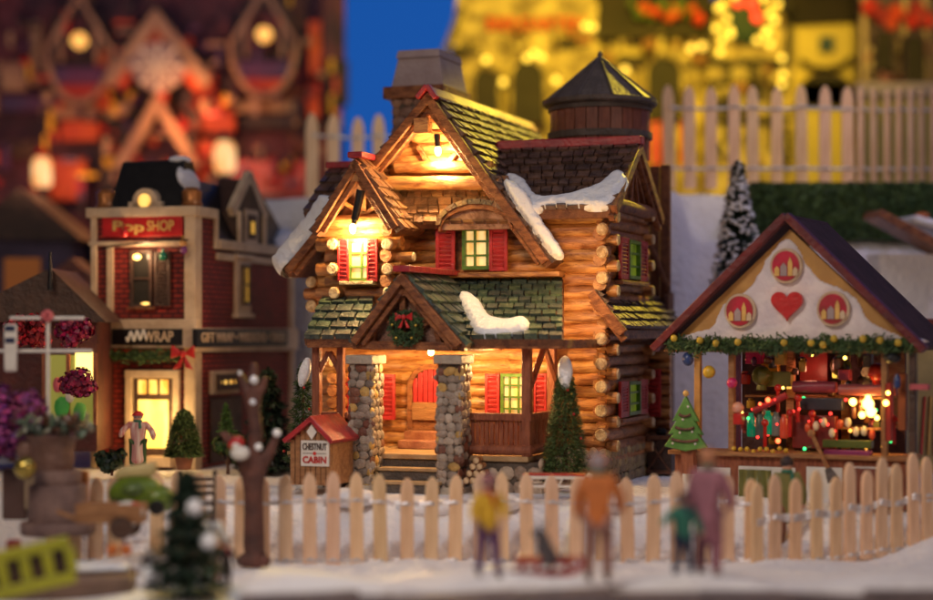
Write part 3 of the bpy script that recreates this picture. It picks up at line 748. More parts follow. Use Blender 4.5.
# porch floor and steps
s = MB(); s.span((A(318, 450, -.4).x, yP - .0, fl - .05), (A(548, 455, -.5).x, .1, fl)); s.build('porch_floor', M['floor'], C, bevel=.008)
s = MB(); s.span((A(322, 470, yP).x, yP + .02, -.1), (A(440, 470, yP).x, .0, fl - .05)); s.build('porch_base', M['mortar'], C)
xs0, xs1 = A(373, 470, yg).x, A(438, 470, yg).x
for i in range(2):
    s = MB(); z_ = fl * (.66 - .33 * i); yy0 = yP - .02 - .15 * i; s.span((xs0, yy0 - .17, -.1), (xs1, yy0, z_ - .03)); o = s.build('step', M['step_dark'], C)
    q = MB(); q.span((xs0 - .01, yy0 - .19, z_ - .03), (xs1 + .01, yy0, z_)); q.build('tread', M['floor'], o, bevel=.006)
# door
dl, dr = A(413, 400, -.06).x, A(449, 400, -.06).x; dz0 = fl + .02; dzc = A(430, 388, -.06).z; rr = (dr - dl) / 2
def archpts(x0, x1, z0, zc, y, infl=0, n=12):
    cx_ = (x0 + x1) / 2; r1 = (x1 - x0) / 2 + infl
    return [V((cx_ - r1, y, z0))] + [V((cx_ - r1 * math.cos(math.pi * i / n), y, zc + (r1 * .98) * math.sin(math.pi * i / n))) for i in range(n + 1)] + [V((cx_ + r1, y, z0))]
s = MB(); o_ = archpts(dl, dr, dz0, dzc, -.09, .05); i_ = archpts(dl, dr, dz0, dzc, -.09, 0)
for k in range(len(o_) - 1): s.prism([o_[k], o_[k + 1], i_[k + 1], i_[k]], V((0, .1, 0)))
door = s.build('door', M['beam'], C)
s = MB(); zmid = dz0 + (dzc + rr - dz0) * .56; n_ = 7
for k in range(n_):
    x0 = dl + (dr - dl) * k / n_; x1 = dl + (dr - dl) * (k + 1) / n_; xm = ((x0 + x1) / 2 - (dl + dr) / 2) / rr
    s.span((x0 + .004, -.075, zmid), (x1 - .004, -.05 + .002 * (k % 2), dzc + rr * math.sqrt(max(0, 1 - xm * xm)) * .97))
s.build('door_leaf', M['shutter'], door, bevel=.003)
s = MB(); s.span((dl, -.072, dz0), (dr, -.02, zmid - .18)); s.build('door_base', M['beam'], door)
s = MB(); s.span((dl, -.10, zmid - .18), (dr, -.04, zmid)); s.build('door_rail', M['wood_tan'], door, bevel=.006)
for i in range(2):
    s = MB(); s.span((dl - .02 - .0 * i, -.42 + .16 * i, fl), (dr + .02, -.1, fl + .085 * (i + 1))); s.build('door_step', M['ridge_tan'], C, bevel=.01)
# shutters and window under the porch
shutter(C, A(388, 397, -.09), X, -Y, .17, .46, 9); shutter(C, A(345, 397, -.09), X, -Y, .12, .42, 9)
window(C, 'window', A(515, 397, -.10), X, -Y, .27, .46, 3, 4, M['pane'], M['green_paint'], .018, .05)
s = MB(); a = A(500, 420, -.05); s.span((a.x - .03, -.08, a.z), (A(531, 400, -.05).x + .03, .02, A(515, 372, -.05).z)); s.build('window_casing', M['beam'], C)
shutter(C, A(493, 397, -.13), X, -Y, .15, .46, 9); shutter(C, A(541, 397, -.13), X, -Y, .13, .46, 9)
# log ends seen in the porch corner
# railing, right
ry = yP + .03; rx0, rx1 = A(470, 430, ry).x, A(528, 430, ry).x; rz0, rz1 = A(500, 450, ry).z, A(500, 417, ry).z
s = MB()
for k in range(12):
    x0 = rx0 + (rx1 - rx0) * k / 12; s.span((x0 + .006, ry, rz0 + .03), (x0 + (rx1 - rx0) / 12 - .006, ry + .03, rz1 - .03))
for k in range(8):
    y0 = ry + .06 + (abs(ry) - .1) * k / 8; s.span((rx1 - .02, y0 + .006, rz0 + .03), (rx1 + .01, y0 + (abs(ry) - .1) / 8 - .006, rz1 - .03))
rl = s.build('railing', M['wood_red'], C)
s = MB(); s.beam((rx0, ry + .01, rz1), (rx1 + .04, ry + .01, rz1), .08, .07); s.cyl((rx0, ry - .01, rz0), (rx1 + .04, ry - .01, rz0), .05, .05, 10)
s.beam((rx1, ry + .05, rz1), (rx1, -.02, rz1), .08, .068); s.cyl((rx1, ry + .0, rz0), (rx1, -.02, rz0), .049, .049, 10); s.build('handrail', M['wood_red'], rl, bevel=.008)
def post(px, y, w=.085, zb=None):
    a = A(px, 400, y); s = MB(); s.span((a.x - w / 2, y - w / 2, zb if zb is not None else fl), (a.x + w / 2, y + w / 2, zpe - .06)); return s.build('porch_post', M['wood_red'], C, bevel=.01)
pr = post(527, ry + .01); post(552, -.12)
def brace(p, q, r):   # pointed arch between two posts
    s = MB(); p = V(p); q = V(q); m_ = (p + q) / 2; s.beam(p, m_ + V((0, 0, r)), .05, .05, up=X); s.beam(q, m_ + V((0, 0, r)), .05, .05, up=X); s.build('porch_brace', M['wood_red'], C, bevel=.008)
xx = rx1; brace((xx, ry + .06, zpe - .45), (xx, -.14, zpe - .45), .38)
# left side of the porch
pL0 = A(317, 400, yP + .05); post(317, yP + .05, .08); post(341, yP + .05, .07)
s = MB(); s.beam(A(319, 372, yP + .05), A(329, 352, yP + .05), .05, .05, up=Y); s.beam(A(340, 372, yP + .05), A(330, 352, yP + .05), .05, .05, up=Y); s.build('porch_brace', M['wood_red'], C, bevel=.008)
s = MB(); s.span(A(314, 418, yP + .06), A(350, 412, yP + .12)); s.build('handrail', M['wood_red'], C, bevel=.008)
s = MB(); s.span(A(316, 450, yP + .1) + V((0, 0, 0)), A(352, 417, yP + .14)); s.build('railing', M['wood_dark'], C)
mb = MB()
for i in range(6): log_row(mb, (A(336, 400, -.3).x, -.4, fl + .08 + i * .122), (A(336, 400, -.3).x, .0, fl + .08 + i * .122), .06)
mb.build('bay_side_wall', M['log_side'], C, angle=50)
for py in (362, 385, 408): log_end(A(331, py, -.3), X, .05, .1)
# stone base under the railing
f = MB(); x0, x1 = A(468, 460, yP).x, A(540, 460, yP).x
f.span((x0, yP + .03, -.1), (x1, 0, fl - .055)); mb = MB(); cobbles(mb, (x0, yP + .02, 0), X, Z, -Y, x1 - x0, fl - .05, .12, STONE2); cobbles(mb, (x1, yP + .02, 0), Y, Z, X, 1.0, fl - .05, .12, STONE2)
o = mb.build('stone_footing', M['stone'], C, angle=60); f.build('mortar', M['mortar'], o)
# porch lamp
s = MB(); a = A(431, 352, yP + .35); s.cyl(a + V((0, 0, .02)), a + V((0, 0, .12)), .03, .03, 8); o = s.build('lamp_socket', M['black'], C)
s = MB(); s.ball(a, (.034, .034, .036), 10, 8); s.build('lamp_bulb', M['bulb'], o)
for (px, py, yy, e) in ((431, 358, yP + .42, 50.0), (505, 356, yP + .5, 32), (352, 368, yP + .5, 12)):  # the first sits at the bulb, the others have no fixture
    l = lamp('lamp_and_fill_light', 'POINT', (0, 0, 0), e, (1.0, 0.60, 0.22), .05); l.parent = C; l.location = A(px, py, yy)
# warm point light without a fixture, washing the right-hand wall
l = lamp('lamp_and_fill_light', 'POINT', (0, 0, 0), 34, (1.0, 0.54, 0.18), .1); l.parent = C; l.location = A(566, 270, -1.0)

# ---------------- snow on the roofs
nw = V((0, -(zr - ZE), (ywk + .22))).normalized()
def on_wing(px, py):   # meet the wing roof plane
    a, d = cab.ray(px, py); q = V((0, -.22, ZE)); t = (q - a).dot(nw) / d.dot(nw); return a + d * t + nw * .03
snow_patch('snow_patch', [on_wing(*p) for p in ((503, 178), (514, 176), (526, 182), (536, 196), (555, 198), (576, 194), (598, 186), (612, 175), (623, 173), (628, 180), (623, 191), (612, 205), (600, 210), (575, 208), (548, 208), (532, 214), (516, 204), (508, 190))], nw, .05, C, .07)
nr = V(((pk.z - rE.z), 0, (rE.x - pk.x))).normalized()
snow_patch('snow_patch', [A(x, y, -.30) for x, y in ((504, 180), (514, 180), (526, 190), (537, 210), (545, 222), (557, 240), (564, 252), (560, 258), (552, 255), (540, 240), (526, 221), (512, 200))], nr * .4 - Y, .05, C, .05)
nlft = V((-(pk.z - lE.z), 0, (pk.x - lE.x))).normalized()
def lface(px, py): return A(px, py, -.42)
snow_patch('snow_patch', [pk.lerp(lE, t) + V((0, s_, 0)) + nlft * .06 for t, s_ in ((.62, -.02), (.75, -.06), (.88, -.05), (1.01, -.06), (1.03, .3), (1.0, .8), (.85, 1.0), (.7, .8), (.62, .4))], nlft, .17, C, .10)
npp = V((0, -(zpt - zpe), (yP - .2) * -1)).normalized()
def on_porch(px, py):
    a, d = cab.ray(px, py); q = V((0, yP - .2, zpe)); t = (q - a).dot(npp) / d.dot(npp); return a + d * t + npp * .03
snow_patch('snow_patch', [on_porch(*p) for p in ((458, 300), (468, 296), (480, 303), (490, 318), (505, 324), (522, 321), (530, 324), (528, 332), (514, 336), (495, 338), (477, 337), (468, 322))], npp, .06, C, .06)

# ---------------- chimney and water tower
yc = 1.1
a0, a1 = A(396, 50, yc), A(441, 50, yc); b0, b1 = A(391, 87, yc), A(443, 87, yc)
def frustum(m_, xa0, xa1, za, xb0, xb1, zb, y0, y1, iny):
    m_.add([(xa0, y0, za), (xa1, y0, za), (xa1, y1, za), (xa0, y1, za), (xb0, y0 + iny, zb), (xb1, y0 + iny, zb), (xb1, y1 - iny, zb), (xb0, y1 - iny, zb)],
           [(0, 1, 2, 3), (4, 5, 6, 7), (0, 1, 5, 4), (1, 2, 6, 5), (2, 3, 7, 6), (3, 0, 4, 7)])
s = MB(); frustum(s, b0.x, b1.x, b0.z, a0.x + .01, a1.x - .03, a0.z - .09, yc, yc + .75, .03); frustum(s, a0.x - .01, a1.x - .02, a0.z - .088, a0.x + .01, a1.x - .04, a0.z, yc + .01, yc + .74, .02)
ch = s.build('chimney', M['grey_block'], C, bevel=.008)
s = MB(); s.span((b0.x - .07, yc - .07, A(400, 99, yc).z), (b1.x + .03, yc + .8, b0.z - .002)); s.build('chimney_ledge', M['beam'], ch, bevel=.01)
s = MB(); s.span((b0.x + .02, yc, .9), (b1.x - .02, yc + .7, A(400, 99, yc).z)); st = MB(); cobbles(st, (b0.x + .02, yc, 1.2), X, Z, -Y, b1.x - b0.x - .04, A(400, 99, yc).z - 1.2, .12, ((.35, .2, .14), (.28, .16, .12))); s.build('mortar', M['mortar'], ch); st.build('chimney_stack', M['stone'], ch, angle=60)
ty = 1.75; tc_ = A(600, 100, ty); sc_ = (A(648, 120, ty).x - A(553, 120, ty).x) / 2
zt0, zt1, zap = A(600, 160, ty).z, A(600, 104, ty).z, A(597, 58, ty).z
s = MB(); n_ = 26
for k in range(n_):
    an = 2 * math.pi * k / n_; c_ = V((tc_.x + math.cos(an) * sc_ * .96, ty + math.sin(an) * sc_ * .96, (zt0 + zt1) / 2))
    s.box(c_, (.05, 2 * math.pi * sc_ / n_ * .93, zt1 - zt0), (0, 0, an))
s.cyl((tc_.x, ty, 1.0), (tc_.x, ty, zt1 - .01), sc_ * .94, sc_ * .94, 26)
tw = s.build('water_tower', M['brown_barrel'], C)
for z_, h_, q in ((A(600, 137, ty).z, .035, 1.02), (zt1 - .04, .05, 1.01)):
    s = MB(); s.lathe([(sc_ * q + .0, -h_), (sc_ * q + .025, -h_), (sc_ * q + .025, h_), (sc_ * q, h_)], (tc_.x, ty, z_), 32); s.build('tower_band', M['lead'], tw)
s = MB(); R_ = sc_ * 1.13; n_ = 10
for k in range(n_):
    a, b_ = 2 * math.pi * (k + .3) / n_, 2 * math.pi * (k + 1.3) / n_
    P = lambda an, r_, z_: V((tc_.x + math.cos(an) * r_, ty + math.sin(an) * r_, z_))
    s.add([P(a, R_, zt1 + .02), P(b_, R_, zt1 + .02), P(b_, .02, zap), P(a, .02, zap)], [(0, 1, 2, 3)])
s.lathe([(R_, -.04), (R_ + .02, -.02), (R_ + .02, .02), (R_ - .02, .03)], (tc_.x, ty, zt1 + .005), 30)
o = s.build('tower_roof', M['lead'], tw, smooth=False)
s = MB()
for k in range(n_):
    a = 2 * math.pi * (k + .3) / n_; s.cyl(P(a, R_, zt1 + .03), P(a, .02, zap + .01), .016, .012, 6)
s.ball((tc_.x, ty, zap + .03), (.03, .03, .05), 8, 6); s.build('roof_rib', M['lead'], o)

# ================================================================== THINGS BY THE CABIN
def thing1(mb, name, m, fr, label, cat, group=None, **k):
    """one-mesh thing standing at the frame's origin"""
    o = mb.build(name, m, **k); o.location = fr.o; o.rotation_euler = (0, 0, -fr.t); return tag(o, label, cat, group)

# wreath on the porch gable
wf = Fr(0, 0, 20); wp_ = A(407, 328, yg + .02)
wr = wf.root('wreath', 'round green wreath with a red bow on the porch gable', 'wreath')
wr.location = Matrix.Rotation(-cab.t, 3, 'Z') @ wp_
mb = MB()
for i in range(700):
    a = random.random() * 6.283; b_ = random.random() * 6.283; r = .115 + math.cos(b_) * .045; c = V((math.cos(a) * r, -.03 + math.sin(b_) * .04, math.sin(a) * r))
    d = V((random.uniform(-1, 1), random.uniform(-1, 1), random.uniform(-1, 1))).normalized() * .035; s_ = d.cross(V((.3, 1, .2))).normalized() * .008
    mb.tint((random.uniform(.5, 1.3),) * 3); mb.add([c - d - s_, c - d + s_, c + d], [(0, 1, 2)])
mb.build('greenery', M['pine'], wr, smooth=False)
mb = MB()
for sx in (-1, 1): mb.prism([(0, -.08, .10), (sx * .085, -.09, .145), (sx * .085, -.09, .065)], (0, .02, 0)); mb.prism([(0, -.078, .10), (sx * .06, -.085, .0), (sx * .025, -.085, .0)], (0, .018, 0))
mb.ball((0, -.09, .10), .025, 8, 6); mb.build('bow', M['red'], wr, bevel=.004)
for a in (.2, 2.9, 4.0, 5.4):
    mb = MB(); mb.ball((math.cos(a) * .12, -.08, math.sin(a) * .12), .015, 8, 6); mb.build('bauble', M['gold'], wr)

# sign shed
sf = spot(320, 480, -1.55, 20); 
S = sf.root('sign_hut', 'small brown board hut with red roof and a white cabin name sign', 'sign')
L_ = sf.at
hx0, hx1 = L_(290, 470, 0).x, L_(331, 470, 0).x; he = L_(290, 437, 0).z; hp = L_(313, 415, 0); hr = L_(336, 434, 0).z
m_ = MB(); n_ = 8
for i in range(n_):
    x0 = hx0 + (hx1 - hx0) * i / n_; x1 = hx0 + (hx1 - hx0) * (i + 1) / n_; xm = (x0 + x1) / 2; tz = hp.z - .05 - abs(xm - hp.x) / (hx1 - hp.x) * (hp.z - he - .02) * .85
    m_.span((x0 + .004, .0, -.05), (x1 - .004, .03, tz))
m_.span((hx0, .031, -.05), (hx1, .5, he)); m_.build('board_wall', M['wood_tan'], S)
for s in (-1, 1):
    e = V(((hx0 - .06) if s < 0 else (hx1 + .05), -.06, he - .02)); q = V((hp.x, -.06, hp.z))
    m_ = MB(); slab(m_, e, V((e.x, .58, e.z)), V((q.x, .58, q.z)), q, .045); m_.build('roof', M['ridge_red'], S, bevel=.008)
sg = MB(); a, b_ = L_(301, 466, -.015), L_(329, 441, -.015); sg.span((a.x, -.02, a.z), (b_.x, -.002, b_.z)); sg = sg.build('sign_board', M['white'], S, bevel=.003)
cx_ = (a.x + b_.x) / 2; wd_ = b_.x - a.x; hz_ = b_.z - a.z
text('lettering', 'CHESTNUT', sg, (cx_, -.024, a.z + hz_ * .75), wd_ * .86, hz_ * .27, M['wood_dark'], bold=.012)
text('lettering', 'CABIN', sg, (cx_, -.024, a.z + hz_ * .24), wd_ * .84, hz_ * .27, M['red'], bold=.02)
m_ = MB(); m_.span((cx_ - wd_ * .42, -.024, a.z + hz_ * .49), (cx_ - wd_ * .06, -.021, a.z + hz_ * .51)); m_.span((cx_ + wd_ * .06, -.024, a.z + hz_ * .49), (cx_ + wd_ * .42, -.021, a.z + hz_ * .51)); m_.build('rule_line', M['wood_dark'], sg)
m_ = MB(); m_.ball((cx_, -.024, a.z + hz_ * .5), (.018, .004, .018), 8, 6); m_.build('ornament', M['red'], sg)
m_ = MB(); c = L_(312, 432, -.01); m_.prism([c + V((-.05, 0, 0)), c + V((0, 0, -.07)), c + V((.05, 0, 0)), c + V((0, 0, .07))], (0, -.012, 0)); m_.build('diamond', M['white'], S)

# trees at the cabin
t = conifer('conifer', 'green conifer with red baubles and a snow cap, right of the porch railing', spot(565, 482, -1.35), 1.12, .215, 11000, .034, mat('pine_light', (.13, .20, .07), (.06, .11, .035), 9, .7, .1, tint=True), decor=[(4, M['red'], .014), (3, M['gold'], .012)], shape=.62, flat=True)
m_ = MB(); m_.ball((0, -.03, 1.02), (.075, .06, .15), 12, 9, .04); m_.ball((.0, -.05, .93), (.055, .05, .08), 10, 7, .05); m_.build('snow_cap', M['snow'], t, sub=1)
t = conifer('conifer', 'dark conifer with a snow cap, behind the sign hut at the left porch corner', spot(303, 470, -.5), 1.05, .20, 2600, .05, M['pine'], decor=[(4, M['red'], .014)], shape=.62)
m_ = MB(); m_.ball((0.02, -.06, .95), (.06, .05, .15), 12, 9, .04, Matrix.Rotation(.25, 3, 'Y')); m_.build('snow_cap', M['snow'], t, sub=1)
# firewood
k = 0
for row, (n_, py) in enumerate(((4, 481), (3, 474), (2, 467), (1, 461))):
    for i in range(n_):
        px = 476 + (i - (n_ - 1) / 2) * 6.6; fr = spot(px, py + 3, -1.55, 12)
        m_ = MB(); m_.tint((.8, .75, .8)); m_.cyl((0, 0, .03), (0, .2, .03), .031, .03, 9, 2, .05)
        lab = ['firewood log in the bottom layer of the little pile beside the steps', 'firewood log in the second layer of the little pile', 'firewood log near the top of the little pile', 'topmost firewood log of the little pile beside the steps'][row]
        o = m_.build('firewood_log', M['log']); o.location = fr.o; o.rotation_euler = (0, 0, -fr.t); tag(o, lab, 'firewood', 'firewood logs piled by the porch' if row == 3 else 'firewood logs in layer %s' % ['one', 'two', 'three'][row])
        e = MB(); e.cyl((0, -.004, .03), (0, .0, .03), .027, .028, 9); e.build('cut_face', M['logend'], o)
# crate with a dark pot at the right corner
cf = spot(659, 474, .75, 20)
S = cf.root('storage_crate', 'dark wooden crate with crossed boards at the right cabin corner', 'crate')
m_ = MB(); m_.box((0, .15, .20), (.26, .3, .40)); m_.build('crate_body', M['wood_dark'], S, bevel=.01)
m_ = MB(); m_.beam((-.12, -.012, .03), (.12, -.012, .37), .02, .035, up=Y); m_.beam((-.12, -.014, .37), (.12, -.014, .03), .02, .035, up=Y)
for z_ in (.02, .38): m_.box((0, -.012, z_), (.27, .02, .04))
m_.build('cross_board', M['beam_dark'], S)
m_ = MB(); m_.lathe([(.05, 0), (.06, .02), (.05, .06), (.03, .07)], (0, .1, .405), 12); o = thing1(m_, 'pot', M['black'], cf, 'little black pot standing on the dark crate', 'pot')
# sleds
def sled(px, py, wy, label, L, mred, th=0, zt_=None):
    f = spot(px, py, wy, th); S = f.root('sled', label, 'sled')
    for s in (0, 1):
        y = s * .17
        m_ = MB(); m_.tube([V((-L / 2 - .03, y, .02)), V((L / 2 - .05, y, .02)), V((L / 2 + .03, y, .05)), V((L / 2 + .06, y, .11)), V((L / 2 + .02, y, .13))], .012, 8)
        for t_ in (-.36, -.12, .12, .36):
            m_.beam((t_ * L - .02, y, .02), (t_ * L + .02, y, .10), .014, .014, up=Y)
        m_.beam((-L / 2, y, .10), (L / 2, y, .10), .02, .025); m_.build('runner', mred, S)
    for j in range(3):
        m_ = MB(); m_.box((0, .025 + j * .06, .125), (L, .05, .015)); m_.build('slat', M['red'] if j != 1 else M['wood_tan'], S, bevel=.003)
    return S
sled(553, 489, -2.0, 'red and white sled in the snow before the conifer', .55, M['white'], 8)

# ================================================================== THE FRONT PICKET FENCE
def picket(par, p, h, wd, th=.04, ang=0, lean=0, jit=.0):
    mb = MB(); n = 6; w2 = wd / 2
    prof = [(-w2, 0), (w2, 0), (w2 * .98, h * .86), (w2 * .8, h * .93), (w2 * .3, h * .99), (-w2 * .3, h * .99), (-w2 * .8, h * .93), (-w2 * .98, h * .86)]
    R = Matrix.Rotation(ang, 3, 'Z') @ Matrix.Rotation(lean, 3, 'Y')
    g_ = random.uniform(.88, 1.05); mb.tint((g_, g_ * random.uniform(.92, 1), g_ * random.uniform(.85, 1))); mb.prism([R @ V((x, -th / 2, z)) for x, z in prof], R @ V((0, th, 0)))
    o = mb.build('picket', M['picket'], par, bevel=.008); o.location = p; return o
def fence(label, rows, wires, wd, name='picket_fence', wr=.012):
    """rows: (px tip, py tip, py base, wy, angle)"""
    r = W0.root(name, label, 'fence'); tops = []
    for (px, pt, pb, wy, ang) in rows:
        t_ = wat(px, pt, wy); b_ = wat(px, pb, wy); picket(r, V((t_.x, wy, b_.z)), t_.z - b_.z, wd, ang=ang, lean=random.uniform(-.025, .025)); tops.append((t_.x, wy, b_.z, t_.z - b_.z, ang))
    for q in wires:
        pts = []
        for i, (x, y, z, h, a) in enumerate(tops):
            pts.append(V((x, y - .03 + .0 * (i % 2), z + h * q + random.uniform(-.008, .008))))
            if i < len(tops) - 1:
                x2, y2, z2, h2, a2 = tops[i + 1]; pts.append(V(((x + x2) / 2, (y + y2) / 2 + .01, (z + z2) / 2 + (h + h2) / 2 * q - .012)))
        mb = MB(); mb.tube(pts, wr, 6); mb.tube([p + V((0, .012, .012)) for p in pts], wr * .7, 6); mb.build('wire', M['wire'], r)
    return r
fx = [53, 74, 95, 115, 157, 177, 199, 220, 241, 263, 286, 310, 333, 357, 381, 407, 431, 455, 480, 502, 527, 552, 576, 603, 628, 653, 678, 703, 727, 751]
rows = []
for i, x in enumerate(fx):
    pt = 474 + 3 * math.sin(i * .9) + (1 if x > 500 else 0) + random.uniform(-1.5, 1.5); wy = -2.95 + .12 * math.sin(i * .4); rows.append((x, pt, 566, wy, random.uniform(-.08, .08)))
fence('pale wooden picket fence running along the front of the cabin', rows, (.70, .06), .115)
rows = []
for i, (x, pt) in enumerate(((757, 482), (775, 474), (795, 478), (817, 470), (836, 476), (850, 462), (866, 470), (881, 457), (897, 463), (914, 452), (928, 456), (943, 450), (958, 448))):
    rows.append((x, pt, 573 - i * 2.2, -3.15 + i * .05, .5))
fence('picket fence stretch curving up beside the market stall', rows, (.58, .54, .08), .115)

# ================================================================== PEOPLE
def skin(name, joints, edges, radii, m, par=None, sub=2, root=0):
    me = bpy.data.meshes.new(name); me.from_pydata([tuple(j) for j in joints], edges, []); me.materials.append(m)
    o = bpy.data.objects.new(name, me); sc.collection.objects.link(o)
    if par is not None: o.parent = par
    md = o.modifiers.new('skin', 'SKIN'); md.use_smooth_shade = True; md.use_x_symmetry = False
    for i, v in enumerate(me.skin_vertices[0].data):
        r = radii[i]; v.radius = (r, r) if not hasattr(r, '__len__') else r; v.use_root = (i == root)
    s = o.modifiers.new('sub', 'SUBSURF'); s.levels = sub; s.render_levels = sub
    return o
mm('skin', (0.70, 0.40, 0.28), None, 8, 0.5, 0.0)
def person(label, px, pyf, wy, pyt, coat, legs, hair, turn=0, la=(.22, -.1, .42), ra=(-.22, -.1, .42), step=.0, hat=None, coat_len=.42, rear=True):
    f = spot(px, pyf, wy, 0); h = wat(px, pyt, wy).z - f.oz
    r = f.root('person', label, 'person'); r.rotation_euler = (0, 0, turn)
    s = h / 1.0
    P = lambda x, y, z: V((x * s, y * s, z * s))
    hip, ch, nk, hd, tp = P(0, 0, .50), P(0, 0, .70), P(0, 0, .83), P(0, -.01, .90), P(0, 0, .955)
    sl, sr = P(.105, 0, .79), P(-.105, 0, .79)
    ml, mr = P((la[0] + .11) / 2 + .03, la[1] * .3, (.79 + la[2]) / 2), P((ra[0] - .11) / 2 - .03, ra[1] * .3, (.79 + ra[2]) / 2)
    hl, hr = P(*la), P(*ra)
    kl, kr = P(.065 + 0, -.02 - step * .4, .27), P(-.065, -.02 + step * .3, .27); fl_, fr_ = P(.075, -step, .04), P(-.075, step, .04)
    tl_, tr_ = P(.08, -step - .07, .02), P(-.08, step - .07, .02); pl, pr_ = P(.06, 0, .46), P(-.06, 0, .46)
    J = [hip, ch, nk, hd, tp, sl, ml, hl, sr, mr, hr, pl, kl, fl_, tl_, pr_, kr, fr_, tr_]
    E = [(0, 1), (1, 2), (2, 3), (3, 4), (1, 5), (5, 6), (6, 7), (1, 8), (8, 9), (9, 10), (0, 11), (11, 12), (12, 13), (13, 14), (0, 15), (15, 16), (16, 17), (17, 18)]
    Rr = [.075, .085, .035, .062, .045, .04, .032, .026, .04, .032, .026, .055, .04, .028, .025, .055, .04, .028, .025]
    body = skin('body', J, E, [q * s for q in Rr], M['skin'], r)
    skin('trousers', [hip, pl, kl, fl_, pr_, kr, fr_], [(0, 1), (1, 2), (2, 3), (0, 4), (4, 5), (5, 6)], [q * s for q in (.088, .068, .052, .042, .068, .052, .042)], legs, r)
    lw = P(0, 0, coat_len)
    skin('coat', [ch, P(0, 0, .80), hip, lw, sl, ml, ml.lerp(hl, .8), sr, mr, mr.lerp(hr, .8)], [(0, 1), (0, 2), (2, 3), (0, 4), (4, 5), (5, 6), (0, 7), (7, 8), (8, 9)], [q * s for q in (.105, .06, .098, .11, .055, .046, .04, .055, .046, .04)], coat, r)
    mb = MB(); mb.ball(hd + P(0, .014, .025), (.068 * s, .07 * s, .066 * s), 12, 8, .03); mb.build('hair', hair, r)
    for sx in (-1, 1): mb = MB(); mb.ball(hd + P(.024 * sx, -.062, .01), .008 * s, 6, 5); mb.build('eye', M['black'], r)
    mb = MB(); mb.ball(hd + P(0, -.07, -.008), .011 * s, 6, 5); mb.build('nose', M['skin'], r)
    mb = MB(); mb.lathe([(.05 * s, -.018 * s), (.062 * s, 0), (.05 * s, .018 * s)], nk + P(0, -.005, .01), 12); mb.cyl(nk + P(.03, -.06, 0), nk + P(.04, -.085, -.12), .016 * s, .02 * s, 6); mb.build('scarf', random.choice((M['red'], M['white'], M['navy'], M['coat_teal'])), r)
    for q_ in (fl_, fr_): mb = MB(); mb.ball(q_ + P(0, -.03, -.012), (.03 * s, .06 * s, .028 * s), 8, 6); mb.build('boot', M['black'], r)
    if hat:
        mb = MB(); mb.lathe([(.078 * s, .0), (.08 * s, .015 * s), (.07 * s, .04 * s), (.04 * s, .075 * s), (.0, .085 * s)], hd + P(0, .005, .035), 14); mb.build('hat', hat, r)
    return r
for k_, c in (('coat_yellow', (.80, .48, .03)), ('coat_orange', (.66, .19, .04)), ('coat_teal', (.03, .20, .14)), ('coat_mauve', (.38, .15, .20)), ('pink_cloth', (.45, .05, .12)), ('purple', (.14, .05, .16)),
              ('navy', (.02, .03, .09)), ('olive_cloth', (.20, .20, .06)), ('rose_cloth', (.40, .20, .16)), ('hair_ginger', (.55, .24, .12)), ('brown_cloth', (.24, .10, .06)), ('hair_brown', (.16, .06, .035)), ('hair_grey', (.40, .32, .34)), ('hair_dark', (.04, .025, .03)), ('tan_cloth', (.66, .42, .26)), ('rose_hat', (.40, .16, .18))):
    mm(k_, c, None, 8, .7, .1)
person('blurred child in a yellow coat and pink and purple trousers at the fence', 488, 577, -5.8, 476, M['coat_yellow'], M['purple'], M['hair_dark'], .3, (.15, -.12, .56), (-.16, -.12, .54), .10, M['rose_hat'])
person('blurred tall figure in an orange coat standing with its back turned', 598, 582, -5.9, 452, M['coat_orange'], M['rose_cloth'], M['hair_grey'], 3.0, (.14, -.05, .46), (-.16, -.1, .50), .02, None, .40)
person('blurred small child in a teal jacket reaching out an arm', 683, 579, -5.8, 492, M['coat_teal'], M['navy'], M['hair_dark'], .4, (.2, -.1, .48), (-.34, -.14, .60), .05)
person('blurred adult in a mauve coat beside the teal child', 708, 577, -5.7, 447, M['coat_mauve'], M['coat_mauve'], M['hair_ginger'], 2.6, (.14, -.05, .46), (-.15, -.1, .5), .02, None, .22)
person('pale figure with dark hair in an olive coat behind the fence before the stall', 787, 556, -2.45, 455, M['olive_cloth'], M['brown_cloth'], M['hair_dark'], .1, (.15, -.03, .46), (-.15, -.03, .46), 0, None, .30)
# dark red sled with a grey little dog
S = sled(545, 578, -5.7, 'dark red toboggan in the blurred foreground carrying a grey dog', .42, M['shutter'], 0)
f = spot(545, 566, -5.7, 0); r = f.root('dog', 'blurred grey dog sitting upright on the dark red toboggan', 'dog')
mm('grey_fur', (.16, .14, .15), (.09, .08, .09), 20, .8, .4)
skin('body', [V((0, 0, .07)), V((-.01, -.02, .16)), V((-.03, -.04, .24)), V((-.09, -.08, .23)), V((.0, -.08, .0)), V((.05, -.03, .0)), V((.10, .02, .03)), V((.15, .02, .08))], [(0, 1), (1, 2), (2, 3), (1, 4), (0, 5), (0, 6), (6, 7)], [.075, .055, .042, .02, .018, .03, .02, .012], M['grey_fur'], r)
for sx in (-1, 1): mb = MB(); mb.cyl((-.02 + sx * .02, -.03, .27), (-.01 + sx * .03, -.03, .32), .014, .002, 8); mb.build('ear', M['grey_fur'], r)

